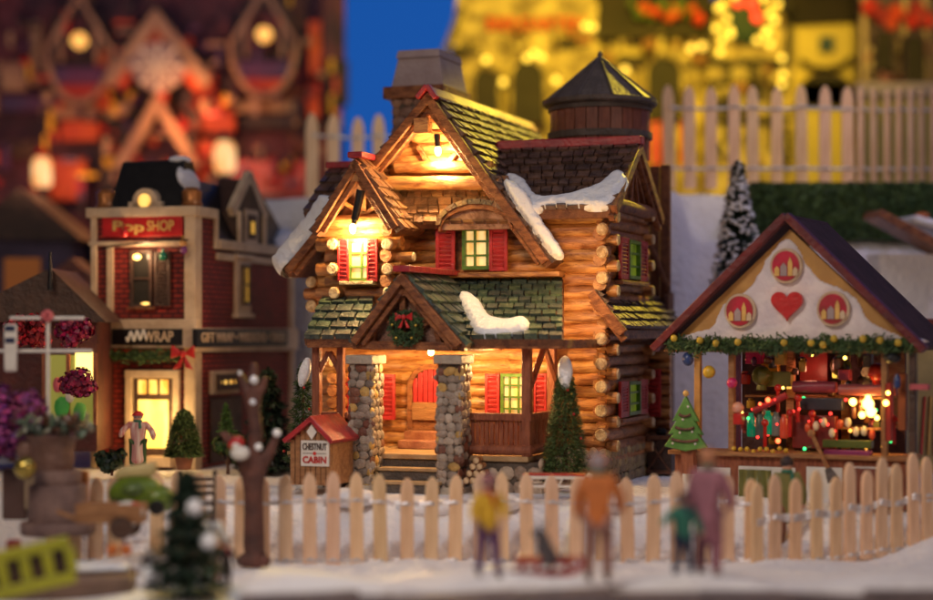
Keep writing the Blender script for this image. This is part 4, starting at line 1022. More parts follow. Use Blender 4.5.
# stone ledge with snow at the very front
led = MB(); random.seed(21)
xs = [-1.5 + .16 * i for i in range(41)]
vs = []; 
for x in xs:
    y0 = -3.55 - .9 * sm(-.6, -1.6, x) * 0 + .12 * math.sin(x * 2.1)
    for (yy, z) in ((y0, -.62), (y0 - .06, -.43), (y0 - .4, -.38 + .04 * math.sin(x * 3.3)), (-4.8, -.29 + .05 * math.sin(x * 4.1 + 1)), (-5.9 + .12 * math.sin(x * 1.7), -.18 + .035 * math.sin(x * 5)), (-6.0 + .12 * math.sin(x * 1.7), -.22), (-6.1 + .12 * math.sin(x * 1.7), -.7)): vs.append((x, yy, z + random.uniform(-.01, .01)))
led.add(vs, [(i * 7 + j, (i + 1) * 7 + j, (i + 1) * 7 + j + 1, i * 7 + j + 1) for i in range(40) for j in range(6)])
led.build('snow_ledge', M['snow_ground'], kind='structure', angle=60)
for i, x in enumerate((410, 450, 482, 515, 545, 600, 640, 690, 735, 775, 815)):
    pass
mm('slate', (.16, .12, .12), (.10, .075, .08), 6, .5, .4)
for i, (px, w_, hh) in enumerate(((300, .8, .22), (395, .55, .18), (470, .66, .2), (560, .7, .24), (655, .62, .2), (742, .6, .22), (830, .66, .2), (915, .7, .26))):
    f = spot(px, 600, -6.1, random.uniform(-8, 8)); m_ = MB(); m_.box((0, 0, -.06), (w_, .26, hh), (0, random.uniform(-.05, .05), 0))
    o = thing1(m_, 'edging_stone', M['slate'], f, 'grey edging stone, %s' % ['left of the brown tree foot', 'below the third fence gap right of the brown tree', 'under the yellow-coated child', 'between toboggan and orange coat', 'below the teal child', 'below the mauve coat', 'right of the fence corner', 'at the bottom right corner'][i], 'stone', bevel=.03)

# ================================================================== THE GIFT SHOP, LEFT
sh = spot(92, 468, 1.9, 16)
G = sh.root('gift_shop', 'two-storey red brick gift shop with cream trim and black sign bands', 'miniature shop')
B = sh.at
gx1 = B(194, 400, 0).x; gd = sh.atx(291, 400, gx1).y; top = B(100, 208, 0).z; top2 = sh.atx(280, 330, gx1)
zf = lambda py: B(140, py, 0).z
zs = lambda py, px=240: sh.atx(px, py, gx1).z
hs = zs(240, 215)                       # height of the side wall
m_ = MB(); m_.span((0.0, 0, 0), (gx1, .5, top - .1)); m_.span((0, .5, 0), (gx1, gd, hs)); m_.build('brick_wall', M['brick'], G)
m_ = MB()
m_.span((-.05, -.06, top - .11), (gx1 + .05, .0, top)); m_.span((gx1, 0, top - .11), (gx1 + .06, .50, top)); m_.span((-.03, -.04, top - .42), (gx1 + .03, 0.0, top - .37)); 
m_.span((gx1 + .0, .50, hs - .10), (gx1 + .05, .56, top)); m_.span((gx1, .56, hs - .10), (gx1 + .07, gd + .05, hs + .01)); m_.span((gx1, .56, hs - .22), (gx1 + .04, gd + .05, hs - .14))
m_.build('cornice', M['cream'], G, bevel=.01)
for x0, x1 in ((.0, .07), (gx1 - .10, gx1 + .02)):
    m_ = MB(); m_.span((x0, -.035, 0.0), (x1, .02, top - .11)); m_.build('pilaster', M['cream'], G, bevel=.006)
m_ = MB(); m_.span((gx1 + .0, -.03, 0), (gx1 + .03, .14, top - .11)); m_.build('pilaster', M['cream'], G)
m_ = MB(); m_.span((gx1, gd - .08, 0), (gx1 + .04, gd + .03, hs - .1)); m_.build('pilaster', M['cream'], G)
# top sign
a, b_ = B(102, 237, -.05), B(182, 216, -.05); m_ = MB(); m_.span((a.x, -.05, a.z), (b_.x, -.0, b_.z)); sg = m_.build('sign_board', M['red'], G, bevel=.006)
mm('gold_paint', (.80, .50, .14), None, 8, .5, .05)
text('lettering', 'Pop', sg, ((B(128, 0, -.06).x), -.055, (a.z + b_.z) / 2), .38, .15, M['gold_paint'], rot=(math.radians(90), .05, 0), bold=.03)
text('lettering', 'SHOP', sg, ((B(160, 0, -.06).x), -.055, (a.z + b_.z) / 2), .32, .12, M['gold_paint'], bold=.02)
# first floor niche with window and open shutter
a, b_ = B(118, 312, -.01), B(182, 246, -.01)
m_ = MB(); m_.span((a.x - .02, -.05, b_.z), (b_.x + .02, 0, b_.z + .04)); m_.span((B(108, 0, 0).x, -.03, a.z), (B(114, 0, 0).x, .0, b_.z)); m_.build('window_surround', M['cream'], G)
a, b_ = B(131, 307, -.03), B(153, 250, -.03)
mm('dark_glass', (.03, .028, .025), None, 8, .15, 0)
w_ = window(G, 'window', (a + b_) / 2, X, -Y, b_.x - a.x, b_.z - a.z, 1, 2, M['dark_glass'], M['wood_dark'], .02, .03)
m_ = MB(); m_.ball(B(137, 257, -.05), (.05, .02, .035), 8, 6); m_.build('window_light', glow('amber', (1, .6, .15), 5), w_)
m_ = MB(); m_.ball(B(146, 304, -.05), (.07, .015, .02), 8, 6); m_.build('window_light', glow('amber_dim', (1, .6, .15), 2), w_)
p = B(163, 279, -.05); shutter(G, p, X, -Y, .19, .60, 14, M['wood_dark'])
# side: arched window upstairs
c = sh.atx(242, 285, gx1 + .02)
m_ = MB(); m_.span((gx1, c.y - .21, c.z - .34), (gx1 + .05, c.y + .21, c.z + .30)); m_.span((gx1, c.y - .26, c.z + .30), (gx1 + .08, c.y + .26, c.z + .35)); m_.span((gx1, c.y - .25, c.z - .38), (gx1 + .08, c.y + .25, c.z - .33)); m_.build('window_surround', M['cream'], G, bevel=.01)
window(G, 'window', c + X * .04, Y, X, .22, .46, 2, 2, M['pane_dim'], M['wood_dark'], .02, .03, sill=False)
# sign bands
a, b_ = B(99, 348, -.10), B(192, 322, -.10)
m_ = MB(); m_.span((a.x - .1, -.13, a.z), (b_.x + .05, .0, b_.z + .03)); bd = m_.build('sign_band', M['cream'], G, bevel=.01)
a, b_ = B(112, 345, -.15), B(182, 329, -.15); m_ = MB(); m_.span((a.x, -.15, a.z), (b_.x, -.12, b_.z)); sg = m_.build('sign_board', M['black'], bd)
text('lettering', 'WRAP', sg, (B(158, 337, -.16).x, -.155, (a.z + b_.z) / 2), .36, .12, M['cream'], bold=.02)
m_ = MB(); m_.span((gx1, -.12, zs(352, 200)), (gx1 + .09, gd + .03, zs(328, 200))); bd = m_.build('sign_band', M['cream'], G, bevel=.01)
a, b_ = sh.atx(196, 350, gx1 + .10), sh.atx(287, 330, gx1 + .10)
m_ = MB(); m_.span((gx1 + .06, a.y, zs(347, 200)), (gx1 + .11, b_.y, zs(329, 200))); sg = m_.build('sign_board', M['black'], bd)
text('lettering', 'GIFT WRAP \u2022 WREATHS \u2022 TREES', sg, (gx1 + .115, (a.y + b_.y) / 2, (zs(347, 200) + zs(329, 200)) / 2), (b_.y - a.y) * .92, .11, M['cream'], rot=(math.radians(90), 0, math.radians(90)), bold=.015)
# door
a, b_ = B(126, 465, -.03), B(180, 372, -.03)
m_ = MB(); m_.span((a.x, -.06, 0), (a.x + .08, .0, b_.z)); m_.span((b_.x - .08, -.06, 0), (b_.x, 0, b_.z)); m_.span((a.x, -.07, b_.z - .07), (b_.x, 0, b_.z + .02)); dr_ = m_.build('door_frame', M['cream'], G, bevel=.008)
m_ = MB(); a2, b2 = B(134, 466, -.02), B(172, 378, -.02); m_.span((a2.x, -.025, a2.z), (b2.x, -.005, b2.z)); dn = m_.build('shop_door', M['wood_dark'], G)
for i in range(3):
    q0, q1 = B(138 + i * 11, 394, -.035), B(146 + i * 11, 380, -.035); m_ = MB(); m_.span((q0.x, -.034, q0.z), (q1.x, -.028, q1.z)); m_.build('pane', M['pane_shop'], dn)
q0, q1 = B(138, 448, -.035), B(168, 400, -.035); m_ = MB(); m_.span((q0.x, -.034, q0.z), (q1.x, -.028, q1.z)); m_.build('pane', curtain('door_light', (1.0, .68, .16), (1.0, .50, .08), 1.7, 3), dn)
m_ = MB(); q0, q1 = B(152, 466, -.05), B(176, 456, -.05); m_.span((q0.x, -.20, q0.z), (q1.x, -.05, q1.z)); m_.build('door_step', M['cream'], G)
# side low window, planter box under it, dark panel
c = sh.atx(224, 382, gx1 + .02); m_ = MB(); m_.span((gx1, c.y - .38, c.z - .13), (gx1 + .05, c.y + .38, c.z + .13)); m_.build('window_surround', M['cream'], G, bevel=.01)
window(G, 'window', c + X * .04, Y, X, .6, .18, 4, 1, M['pane_shop'], M['wood_dark'], .04, .03, sill=False)
m_ = MB(); m_.span((gx1, c.y - .36, .05), (gx1 + .03, c.y + .5, c.z - .18)); m_.build('side_door', M['wood_dark'], G, bevel=.01)
# roofs
m_ = MB(); z0 = top - .02; e0, e1 = B(108, 203, .05).x, B(182, 203, .05).x; zt_ = B(140, 162, .35).z
m_.add([(e0, .04, z0), (e1, .04, z0), (e1, .62, z0), (e0, .62, z0), (e0 + .07, .26, zt_), (e1 - .07, .26, zt_), (e1 - .07, .50, zt_), (e0 + .07, .50, zt_)], [(0, 1, 5, 4), (1, 2, 6, 5), (2, 3, 7, 6), (3, 0, 4, 7), (4, 5, 6, 7)])
m_.build('mansard_roof', M['black'], G, bevel=.01)
m_ = MB(); m_.ball((e1 - .06, .34, (z0 + zt_) / 2 + .06), (.07, .26, .17), 14, 9, .05, Matrix.Rotation(-.4, 3, 'Y')); m_.ball((e1 - .17, .36, zt_ + .01), (.13, .16, .05), 12, 8, .05); m_.build('snow_patch', M['snow'], G, sub=1)
c = B(146, 190, .02)
m_ = MB(); m_.span((c.x - .20, -.02, z0), (c.x + .20, .3, z0 + .08)); m_.cyl((c.x, -.02, z0 + .08), (c.x, .3, z0 + .08), .15, .15, 18); d_ = m_.build('dormer', M['cream'], G, bevel=.01)
m_ = MB(); m_.cyl((c.x, -.03, z0 + .09), (c.x, -.015, z0 + .09), .075, .075, 16); m_.build('pane', M['pane_shop'], d_)
for px in (106, 192):
    c = B(px, 196, .12); m_ = MB(); m_.lathe([(.11, 0), (.12, .03), (.10, .06), (.11, .17), (.07, .21)], (c.x, .12, top), 12); m_.build('roof_urn', mat('copper%d' % px, (.55, .22, .07), None, 8, .35, .1, metal=.5), G)
zr0 = hs; m_ = MB(); zr1 = zs(178, 215)
m_.add([(.05, .56, zr0), (gx1 + .02, .56, zr0), (gx1 + .02, gd, zr0), (.05, gd, zr0), (.2, .66, zr1), (gx1 - .32, .66, zr1), (gx1 - .32, gd - .2, zr1), (.2, gd - .2, zr1)], [(0, 1, 5, 4), (1, 2, 6, 5), (2, 3, 7, 6), (3, 0, 4, 7), (4, 5, 6, 7)])
m_.build('mansard_roof', M['black'], G, bevel=.01)
c = sh.atx(248, 210, gx1); w2 = .40
m_ = MB(); zt_ = zs(180, 248)
m_.prism([(gx1 + .03, c.y - w2, hs), (gx1 + .03, c.y + w2, hs), (gx1 + .03, c.y + w2, hs + .36), (gx1 + .03, c.y, zt_ + .02), (gx1 + .03, c.y - w2, hs + .36)], (-.4, 0, 0)); d_ = m_.build('dormer', M['wood_dark'], G, bevel=.01)
for sy in (-1, 1): m_ = MB(); m_.span((gx1 + .035, c.y + sy * (w2 - .03) - .035, hs), (gx1 + .07, c.y + sy * (w2 - .03) + .035, hs + .36)); m_.build('trim', M['cream'], d_)
m_ = MB(); m_.span((gx1 + .032, c.y - .19, hs + .01), (gx1 + .048, c.y + .19, hs + .40)); m_.build('trim', M['cream'], d_)
m_ = MB(); m_.beam((gx1 + .0, c.y, zt_ + .06), (gx1 + .0, c.y + w2 + .1, hs + .34), .12, .07, up=X); m_.beam((gx1 + .0, c.y, zt_ + .06), (gx1 + .0, c.y - w2 - .1, hs + .34), .12, .07, up=X); m_.build('dormer_roof', M['cream'], d_)
m_ = MB(); m_.span((gx1 + .05, c.y - .12, hs + .06), (gx1 + .06, c.y + .12, hs + .34)); wn = m_.build('window', M['wood_dark'], d_)
m_ = MB(); m_.span((gx1 + .062, c.y - .05, hs + .12), (gx1 + .066, c.y + .05, hs + .26)); m_.build('pane', M['pane_dim'], wn)
snow_patch('snow_patch', [V((gx1 - .05, gd - .5, hs + .08)), V((gx1 + .05, gd - .4, hs + .03)), V((gx1 + .05, gd, hs + .03)), V((gx1 - .2, gd, hs + .1))], V((.3, -.3, 1)), .06, G, .08)
l = lamp('door_lamp', 'POINT', (0, 0, 0), 14, (1, .6, .2), .08); l.parent = G; l.location = B(150, 420, -.35)
l = lamp('sign_lamp', 'POINT', (0, 0, 0), 8, (1, .6, .3), .05); l.parent = G; l.location = B(137, 255, -.22)
l = lamp('alley_fill', 'POINT', (0, 0, 0), 13, (1, .62, .35), .1); l.location = wat(268, 318, .9)  # added fill without a fixture, brightens the shop's side wall and sign
l = lamp('lane_lamp', 'POINT', (0, 0, 0), 9, (1, .45, .15), .08); l.location = wat(84, 360, .9)
# red bow, greenery and string-light bulbs on the shop
f = Fr(0, 0, 16); p = B(183, 354, -.2)
def put(o, fr, p): o.location = Matrix.Rotation(-fr.t, 3, 'Z') @ V(p) + fr.o; o.rotation_euler = (0, 0, -fr.t)
m_ = MB()
for sx in (-1, 1): m_.prism([(0, 0, 0), (sx * .13, -.02, .10), (sx * .14, -.02, -.05)], (0, .04, 0)); m_.prism([(0, .002, 0), (sx * .12, -.018, -.17), (sx * .03, -.018, -.15)], (0, .036, 0))
m_.ball((0, 0, 0), .04, 8, 6); o = m_.build('bow', M['red'], bevel=.01); put(o, sh, p); tag(o, 'bright red bow under the corner of the gift shop sign bands', 'bow')
m_ = MB()
for i in range(900):
    c = V((random.uniform(-.42, .42), random.gauss(0, .02), random.gauss(0, .03) - .03 * math.sin(random.random() * 3))); d = V((random.uniform(-1, 1), random.uniform(-1, 1), random.uniform(-1, 1))).normalized() * .03
    s_ = d.cross(V((.3, 1, .2))).normalized() * .01; m_.tint((random.uniform(.6, 1.5),) * 3); m_.add([c - d - s_, c - d + s_, c + d], [(0, 1, 2)])
o = m_.build('garland', M['pine'], smooth=False); put(o, sh, B(146, 354, -.16)); tag(o, 'green garland under the front sign of the gift shop', 'garland')
for (px, py, col, nm) in ((125, 233, (.6, .02, .02), 'red'), (163, 256, (.0, .22, .12), 'green'), (184, 250, (.2, .03, .2), 'purple'), (183, 243, (.6, .3, .08), 'amber')):
    m_ = MB(); m_.ball((0, 0, 0), (.04, .04, .05), 10, 7); m_.cyl((0, 0, .04), (0, 0, .08), .018, .018, 8); o = m_.build('string_light', mat('sl_' + nm, col, None, 8, .25, 0, coat=.5)); put(o, sh, B(px, py, -.12)); tag(o, '%s string light bulb hanging on the front of the gift shop' % nm, 'string light')
m_ = MB(); m_.tube([B(98, 250, -.12), B(112, 246, -.12), B(140, 243, -.13), B(165, 240, -.14), B(188, 240, -.14)], .012, 6); o = m_.build('light_cable', M['black']); put(o, sh, V((0, 0, 0))); tag(o, 'black string light cable across the gift shop front', 'cable')

m_ = MB(); m_.tube([B(126 + i * 1.1, 337 + 5 * math.sin(i * 1.1) - i * .15, -.19) for i in range(20)], .014, 6); o = m_.build('white_cable', M['white']); put(o, sh, V((0, 0, 0))); tag(o, 'curly white cable hanging over the front band of the gift shop', 'cable')
# topiary, figures and shrubs near the shop
t = conifer('topiary', 'small conical topiary with brown ribbon in a clay pot at the shop door', spot(184, 470, .6), .62, .19, 5200, .05, M['pine_light'] if 'pine_light' in M else bpy.data.materials['pine_light'], shape=.5, flat=True, trunk=.14, cat='potted tree')
m_ = MB(); m_.lathe([(.07, 0), (.10, .14), (.11, .16), (.09, .16)], (0, 0, 0), 16); m_.build('pot', mat('clay', (.34, .12, .06), None, 8, .6, .2), t)
m_ = MB(); m_.tube([V((math.cos(a * .5) * (.175 * (1 - a / 34) + .01), math.sin(a * .5) * (.175 * (1 - a / 34) + .01), .18 + a * .0135)) for a in range(30)], .012, 6); m_.build('ribbon', M['bark'], t)
def shrub(label, px, py, wy, r, h, n, m, cat='shrub', tones=((1, 1, 1), (.6, .7, .6), (1.5, 1.4, 1.1)), ln=.07, name='shrub', white=0):
    f = spot(px, py, wy); R_ = f.root(name, label, cat); mb = MB(); t_ = MB(); t_.cyl((0, 0, 0), (0, 0, h * .6), r * .1, r * .05, 6)
    for k in range(5):
        a = k * 1.26; t_.cyl((0, 0, h * .2), (math.cos(a) * r * .7, math.sin(a) * r * .7, h * .7), r * .04, r * .02, 5)
    t_.build('stems', M['bark'], R_)
    cl = [(V((random.uniform(-1, 1) * r * .6, random.uniform(-1, 1) * r * .5, h * random.uniform(.25, .8))), r * random.uniform(.35, .55)) for _ in range(9)]
    for i in range(n):
        c0, rr = random.choice(cl); d = V((random.gauss(0, 1), random.gauss(0, 1), random.gauss(0, 1))).normalized(); c = c0 + d * rr * random.uniform(.7, 1.05)
        if c.z < 0: continue
        s_ = d.cross(V((random.random(), random.random(), random.random()))).normalized() * ln * .4; e = d.cross(s_).normalized() * ln * .5
        mb.tint(tuple(q * random.uniform(.6, 1.4) for q in random.choice(tones))); mb.add([c - s_, c + e * .6 + d * ln * .2, c + s_, c - e], [(0, 1, 2, 3)])
    mb.build('foliage', m, R_, smooth=False); return R_
shrub('dark green shrub on the fence line left of the shop door', 112, 476, .4, .17, .34, 500, M['pine_dark'])
t = shrub('leafy plant with two pale green sprigs by the shop side door', 228, 478, .9, .2, .55, 900, M['pine'], 'plant', name='leafy_plant')
conifer('conifer', 'dark spruce standing between the shop and the sign hut', spot(268, 478, 1.0), 1.15, .34, 3500, .08, M['pine_dark'], shape=.7)
conifer('conifer', 'short green sapling against the gift shop side wall', spot(226, 440, .8), .38, .10, 700, .05, mat('fresh_green', (.12, .25, .08), None, 8, .6, .1, tint=True))
# candy-striped figure at the shop door
r = person('small figure in a pink and white gown with a red cap at the shop door', 138, 468, .2, 412, mat('gown', (.75, .62, .56), (.55, .12, .12), 9, .6, .1, (6, 6, .3)), mat('dark_green_cloth', (.04, .10, .03)), M['hair_grey'], 0, (.22, -.1, .5), (-.22, -.1, .55), 0, M['red'], .05); r.scale.x = 1.35

# ================================================================== THE BROWN BARE TREE
f = spot(254, 566, -3.35); S = f.root('bare_tree', 'bare brown tree with snow-tipped branch stubs in front of the fence', 'tree')
T = lambda px, py, dy=0: f.at(px, py, dy)
skin('trunk', [V((0, 0, -.02)), T(254, 520), T(253, 470), T(256, 430), T(252, 400), T(254, 362), T(243, 380, .03), T(238, 372, .03), T(230, 440, -.03), T(221, 432, -.04), T(270, 452, .02), T(278, 434, .03), T(262, 388, -.02), T(266, 376, -.03), T(240, 556, -.08), T(268, 558, -.08)],
     [(0, 1), (1, 2), (2, 3), (3, 4), (4, 5), (4, 6), (6, 7), (2, 8), (8, 9), (2, 10), (10, 11), (4, 12), (12, 13), (0, 14), (0, 15)], [.105, .088, .082, .062, .056, .032, .034, .022, .045, .028, .048, .028, .036, .024, .045, .045], mat('bark_red', (.14, .05, .035), (.06, .022, .018), 6, .65, .5), S)
for px, py, rr in ((254, 380, .036), (253, 402, .028), (277, 433, .034), (258, 447, .034), (240, 373, .018)):
    m_ = MB(); c = T(px, py, -.045); m_.ball(c, (rr, rr * .8, rr), 10, 7, .08); m_.build('snow_clump', M['snow'], S)
f2 = spot(240, 458, -3.48)
S = f2.root('bird', 'white-bellied bird with a red cap and back perched in the bare tree', 'bird')
m_ = MB(); m_.ball((0, 0, .04), (.085, .07, .06), 12, 8); m_.ball((-.03, -.01, .09), (.05, .05, .05), 12, 8); m_.build('body', M['white'], S, sub=1)
m_ = MB(); m_.ball((-.02, .01, .125), (.06, .06, .055), 12, 8); m_.ball((-.05, .0, .10), (.05, .05, .05), 12, 8); m_.build('red_feathers', M['red'], S, sub=1)
m_ = MB(); m_.cyl((-.06, -.05, .085), (-.085, -.08, .08), .010, .001, 6); m_.build('beak', M['gold'], S)

# ================================================================== THINGS AT THE LEFT FOREGROUND
# signpost with cross arms
f = spot(48, 452, -2.9); S = f.root('signpost', 'thin white post with two cross arms and a pink flower at the top', 'post')
T = f.at
m_ = MB(); m_.cyl(T(48, 420), T(48, 312), .018, .016, 10); m_.build('post', M['white'], S)
for y_, x0, x1 in ((318, 10, 84), (351, -12, 92)):
    m_ = MB(); m_.cyl(T(x0, y_), T(x1, y_), .014, .014, 8); m_.build('cross_arm', M['white'], S)
m_ = MB()
for i in range(9): a = i * .7; m_.ball(T(48, 316) + V((math.cos(a) * .03, -.02 - .01 * (i % 3), math.sin(a) * .03)), .026, 7, 5)
m_.build('flower', mat('coral', (.70, .16, .18), None, 8, .5, .1), S)
m_ = MB(); m_.lathe([(.09, 0), (.07, .06), (.03, .10)], T(48, 430), 12); m_.build('post_foot', mat('orange_paint', (.55, .14, .02), None, 8, .4, .1), S)
f = spot(10, 372, -3.0); m_ = MB(); m_.span((-.055, 0, 0), (.055, .04, .40)); o = thing1(m_, 'hanging_tag', M['white'], f, 'long white tag with two blue marks hanging from the cross arm', 'tag', bevel=.02)
for z_ in (.24, .34): q = MB(); q.span((-.04, -.006, z_), (.04, 0, z_ + .045)); q.build('blue_mark', M['navy'], o)
# sack planter on round stones
f = spot(58, 534, -3.4)
for (z0, z1, r_, lb, mt) in ((0, .10, .30, 'flat stone slab under the brown sack planter', 'st1'), (.10, .40, .235, 'rough round grey-brown stone drum under the sack planter', 'st2'), (.40, .52, .19, 'smaller stone disc directly beneath the sack', 'st3')):
    m_ = MB(); m_.lathe([(r_ * .97, z0 + .0), (r_, z0 + .02), (r_, z1 - .02), (r_ * .96, z1)], (0, 0, 0), 22, .02); thing1(m_, 'round_stone', mat(mt, (.24, .15, .13), (.15, .09, .085), 7, .7, .5), f, lb, 'stone')
f2 = spot(52, 478, -3.4); S = f2.root('sack_planter', 'tied brown leather sack planter holding dark shiny leaves', 'planter')
m_ = MB(); m_.lathe([(.11, 0), (.17, .05), (.19, .16), (.17, .26), (.20, .33), (.23, .36), (.19, .34), (.05, .32)], (0, 0, 0), 22, .06); m_.tint((1, 1, 1)); m_.build('sack', mat('leather', (.20, .105, .08), (.12, .06, .045), 5, .45, .4), S, sub=1)
m_ = MB(); m_.ball((-.20, -.03, .22), (.09, .07, .10), 12, 8, .05); m_.build('sack_ear', bpy.data.materials['leather'], S, sub=1)
m_ = MB()
for i in range(90):
    c = V((random.uniform(-.28, .3), random.uniform(-.15, .12), .36 + random.uniform(0, .14))); m_.tint(random.choice(((.5, .6, .55), (1.8, .6, .4), (1, 1.3, 1), (2.5, 1.9, 1.6)))); R = Euler((random.random() * 3, random.random() * 3, random.random() * 3)).to_matrix(); m_.ball(c, (.05, .03, .012), 7, 4, 0, R)
m_.build('leaves', mat('waxy', (.10, .13, .11), None, 8, .3, .1, tint=True, coat=.4), S)
# gift-coloured plants
pk_t = ((1, 1, 1), (.6, .5, .7), (1.5, 1.3, 1.4))
shrub('purple and pink flowering bush at the left edge', 12, 462, -3.2, .33, .62, 1500, mat('mauve_leaf', (.30, .06, .22), None, 6, .6, .1, tint=True), 'flowers', pk_t, .07, 'flowering_bush')
shrub('dark pink flower clump above the sack leaves', 78, 398, -1.0, .2, .26, 700, mat('pink_leaf', (.34, .02, .08), None, 6, .5, .1, tint=True), 'flowers', pk_t, .07, 'flower_clump')
shrub('magenta foil flower ball behind the cross arm', 76, 348, -1.2, .19, .3, 700, mat('magenta_leaf', (.32, .01, .06), None, 6, .4, .1, tint=True), 'flowers', pk_t, .07, 'flower_ball')
shrub('red leafy plant behind the thin white post', 30, 348, -.4, .22, .3, 700, mat('red_leaf', (.45, .02, .03), None, 6, .5, .1, tint=True), 'flowers', pk_t, .07, 'red_plant')
f = spot(35, 452, -1.4)
m_ = MB(); m_.ball((0, 0, 0), .09, 14, 10); thing1(m_, 'gold_ball', mat('gold_ball', (.55, .42, .10), None, 8, .2, 0, metal=.8), spot(25, 468, -3.7), 'shiny gold ball below the purple bush', 'ornament')
for i, (px, py, ws, hs_, col, lb) in enumerate(((14, 520, .20, .42, (.12, .06, .05), 'dark brown box at the left edge by the gold ball'), (36, 510, .22, .52, (.50, .38, .25), 'cream panel standing behind the stone drum'),
                                              (12, 585, .10, .34, (.30, .03, .03), 'thin dark red post at the lower left edge'), (82, 508, .08, .3, (.62, .22, .05), 'orange stub beside the sack planter'))):
    m_ = MB(); m_.span((-ws / 2, 0, 0), (ws / 2, .1, hs_)); thing1(m_, ('brown_box', 'cream_board', 'red_post', 'orange_stub')[i], mat('lf%d' % i, col, None, 6, .6, .2), spot(px, py, -3.1 if i < 2 else -4.2 if i == 2 else -3.2), lb, ('box', 'panel', 'post', 'stub')[i], bevel=.015)
# lit window house at the left behind the post (red brick corner and green-lit pane)
hh = spot(62, 452, .9); S = hh.root('flower_shop', 'low dark house with a glowing green and yellow shop window left of the gift shop', 'miniature house')
T = hh.at; m_ = MB(); a, b_ = T(-40, 452, 0), T(96, 320, 0); m_.span((a.x, .05, 0), (b_.x, 1.0, b_.z)); m_.build('house_wall', mat('maroon', (.10, .02, .018), (.06, .012, .012), 5, .6, .3), S)
m_ = MB(); a, b_ = T(-60, 322, -.1), T(106, 322, -.1); c = T(50, 268, -.1); m_.prism([a, b_, c], (0, 1.3, 0)); m_.build('roof', M['wood_dark'], S)
m_ = MB(); m_.cyl(T(50, 290, -.2), T(50, 252, -.2), .03, .015, 8); m_.build('spire', M['black'], S)
a, b_ = T(44, 425, .03), T(94, 355, .03); m_ = MB(); m_.span((a.x, -.0, a.z), (b_.x, .045, b_.z)); wn = m_.build('shop_window', glow('green_pane', (.30, .28, .05), .55), S)
m_ = MB(); q0, q1 = T(76, 384, 0), T(93, 352, 0); m_.span((q0.x, -.03, q0.z), (q1.x, -.01, q1.z)); m_.build('bright_pane', glow('bright_pane', (1, .75, .2), 2.2), wn)
for i, (px, py, s_, c_) in enumerate(((62, 408, .12, (.05, .30, .05)), (80, 412, .10, (.10, .35, .06)), (58, 385, .08, (.5, .08, .10)), (70, 396, .07, (.6, .5, .4)))):
    m_ = MB(); m_.ball(T(px, py, -.06), (s_ * .7, .05, s_), 10, 7, .1); m_.build('window_display', mat('wd%d' % i, c_, None, 8, .5, .1, emit=c_, es=.15), wn)
for px in (44, 68, 95):
    m_ = MB(); q = T(px, 425, -.05); m_.span((q.x - .02, -.06, q.z), (q.x + .02, -.02, T(px, 353, -.05).z)); m_.build('window_bar', M['wood_red'], wn)
# green rounded cart with a cream block
f = spot(136, 514, -3.55); S = f.root('toy_car', 'rounded green toy car with a cream block on its roof', 'toy car')
mm('lime', (.13, .20, .015), (.08, .13, .01), 5, .35, .1)
m_ = MB(); m_.ball((0, .05, .16), (.24, .16, .15), 16, 10); m_.ball((.17, .05, .12), (.15, .14, .11), 14, 9); m_.build('body', M['lime'], S, sub=1)
m_ = MB(); m_.ball((-.01, -.05, .20), (.10, .09, .06), 12, 8); m_.build('side_window', mat('win_dark', (.10, .16, .04), None, 8, .3, 0), S)
for x in (-.14, .18): m_ = MB(); m_.cyl((x, -.11, .06), (x, -.05, .06), .06, .06, 14); m_.build('wheel', M['black'], S, bevel=.008)
f = spot(134, 480, -3.55); m_ = MB(); m_.prism([(-.17, 0, 0), (.15, 0, .02), (.17, 0, .14), (-.15, 0, .09)], (0, .2, 0)); thing1(m_, 'cream_block', mat('custard', (.62, .50, .22), None, 6, .5, .1), f, 'cream wedge block lying on the green toy car', 'block', bevel=.03)
# park bench behind the dark fir
f = spot(196, 524, -3.3, -6); S = f.root('park_bench', 'dark park bench with curved iron arms behind the blurred fir', 'bench'); S.scale = (.62, .8, .95)
for z_ in (.24, .30, .36): m_ = MB(); m_.span((-.22, .08, z_), (.22, .10, z_ + .035)); m_.build('back_slat', M['wood_dark'], S)
for y in (-.08, -.02, .04): m_ = MB(); m_.span((-.22, y, .16), (.22, y + .045, .18)); m_.build('seat_slat', M['wood_dark'], S)
for x in (-.22, .24): m_ = MB(); m_.tube([V((x, .1, 0)), V((x, .1, .42)), V((x, .08, .28)), V((x, -.08, .27)), V((x, -.11, .22)), V((x, -.1, 0))], .016, 8); m_.ball((x, .1, .43), .03, 8, 6); m_.build('iron_arm', M['black'], S)
# foreground fir, wooden barrow, snow-covered slab, yellow cut-out rail, figurines
conifer('fir', 'very blurred dark fir with snowballs in the near left foreground', spot(187, 602, -5.3), .92, .30, 2600, .08, M['pine_dark'], shape=.75, decor=[(3, M['snow'], .06)])
f = spot(110, 538, -4.0, 5); S = f.root('wooden_barrow', 'blurred tan wooden barrow loaded with a white and red bundle', 'cart')
m_ = MB(); m_.span((-.25, -.1, .12), (.27, .12, .17)); m_.span((-.25, -.1, .17), (.27, -.07, .27)); m_.span((-.25, .09, .17), (.27, .12, .27)); m_.build('tray', M['wood_tan'], S, bevel=.01)
for y in (-.13, .12): m_ = MB(); m_.cyl((.12, y, .09), (.12, y + .03, .09), .09, .09, 16); m_.build('wheel', M['wood_dark'], S)
m_ = MB(); m_.cyl((-.25, 0, .14), (-.42, 0, .2), .018, .018, 8); m_.build('handle', M['wood_tan'], S)
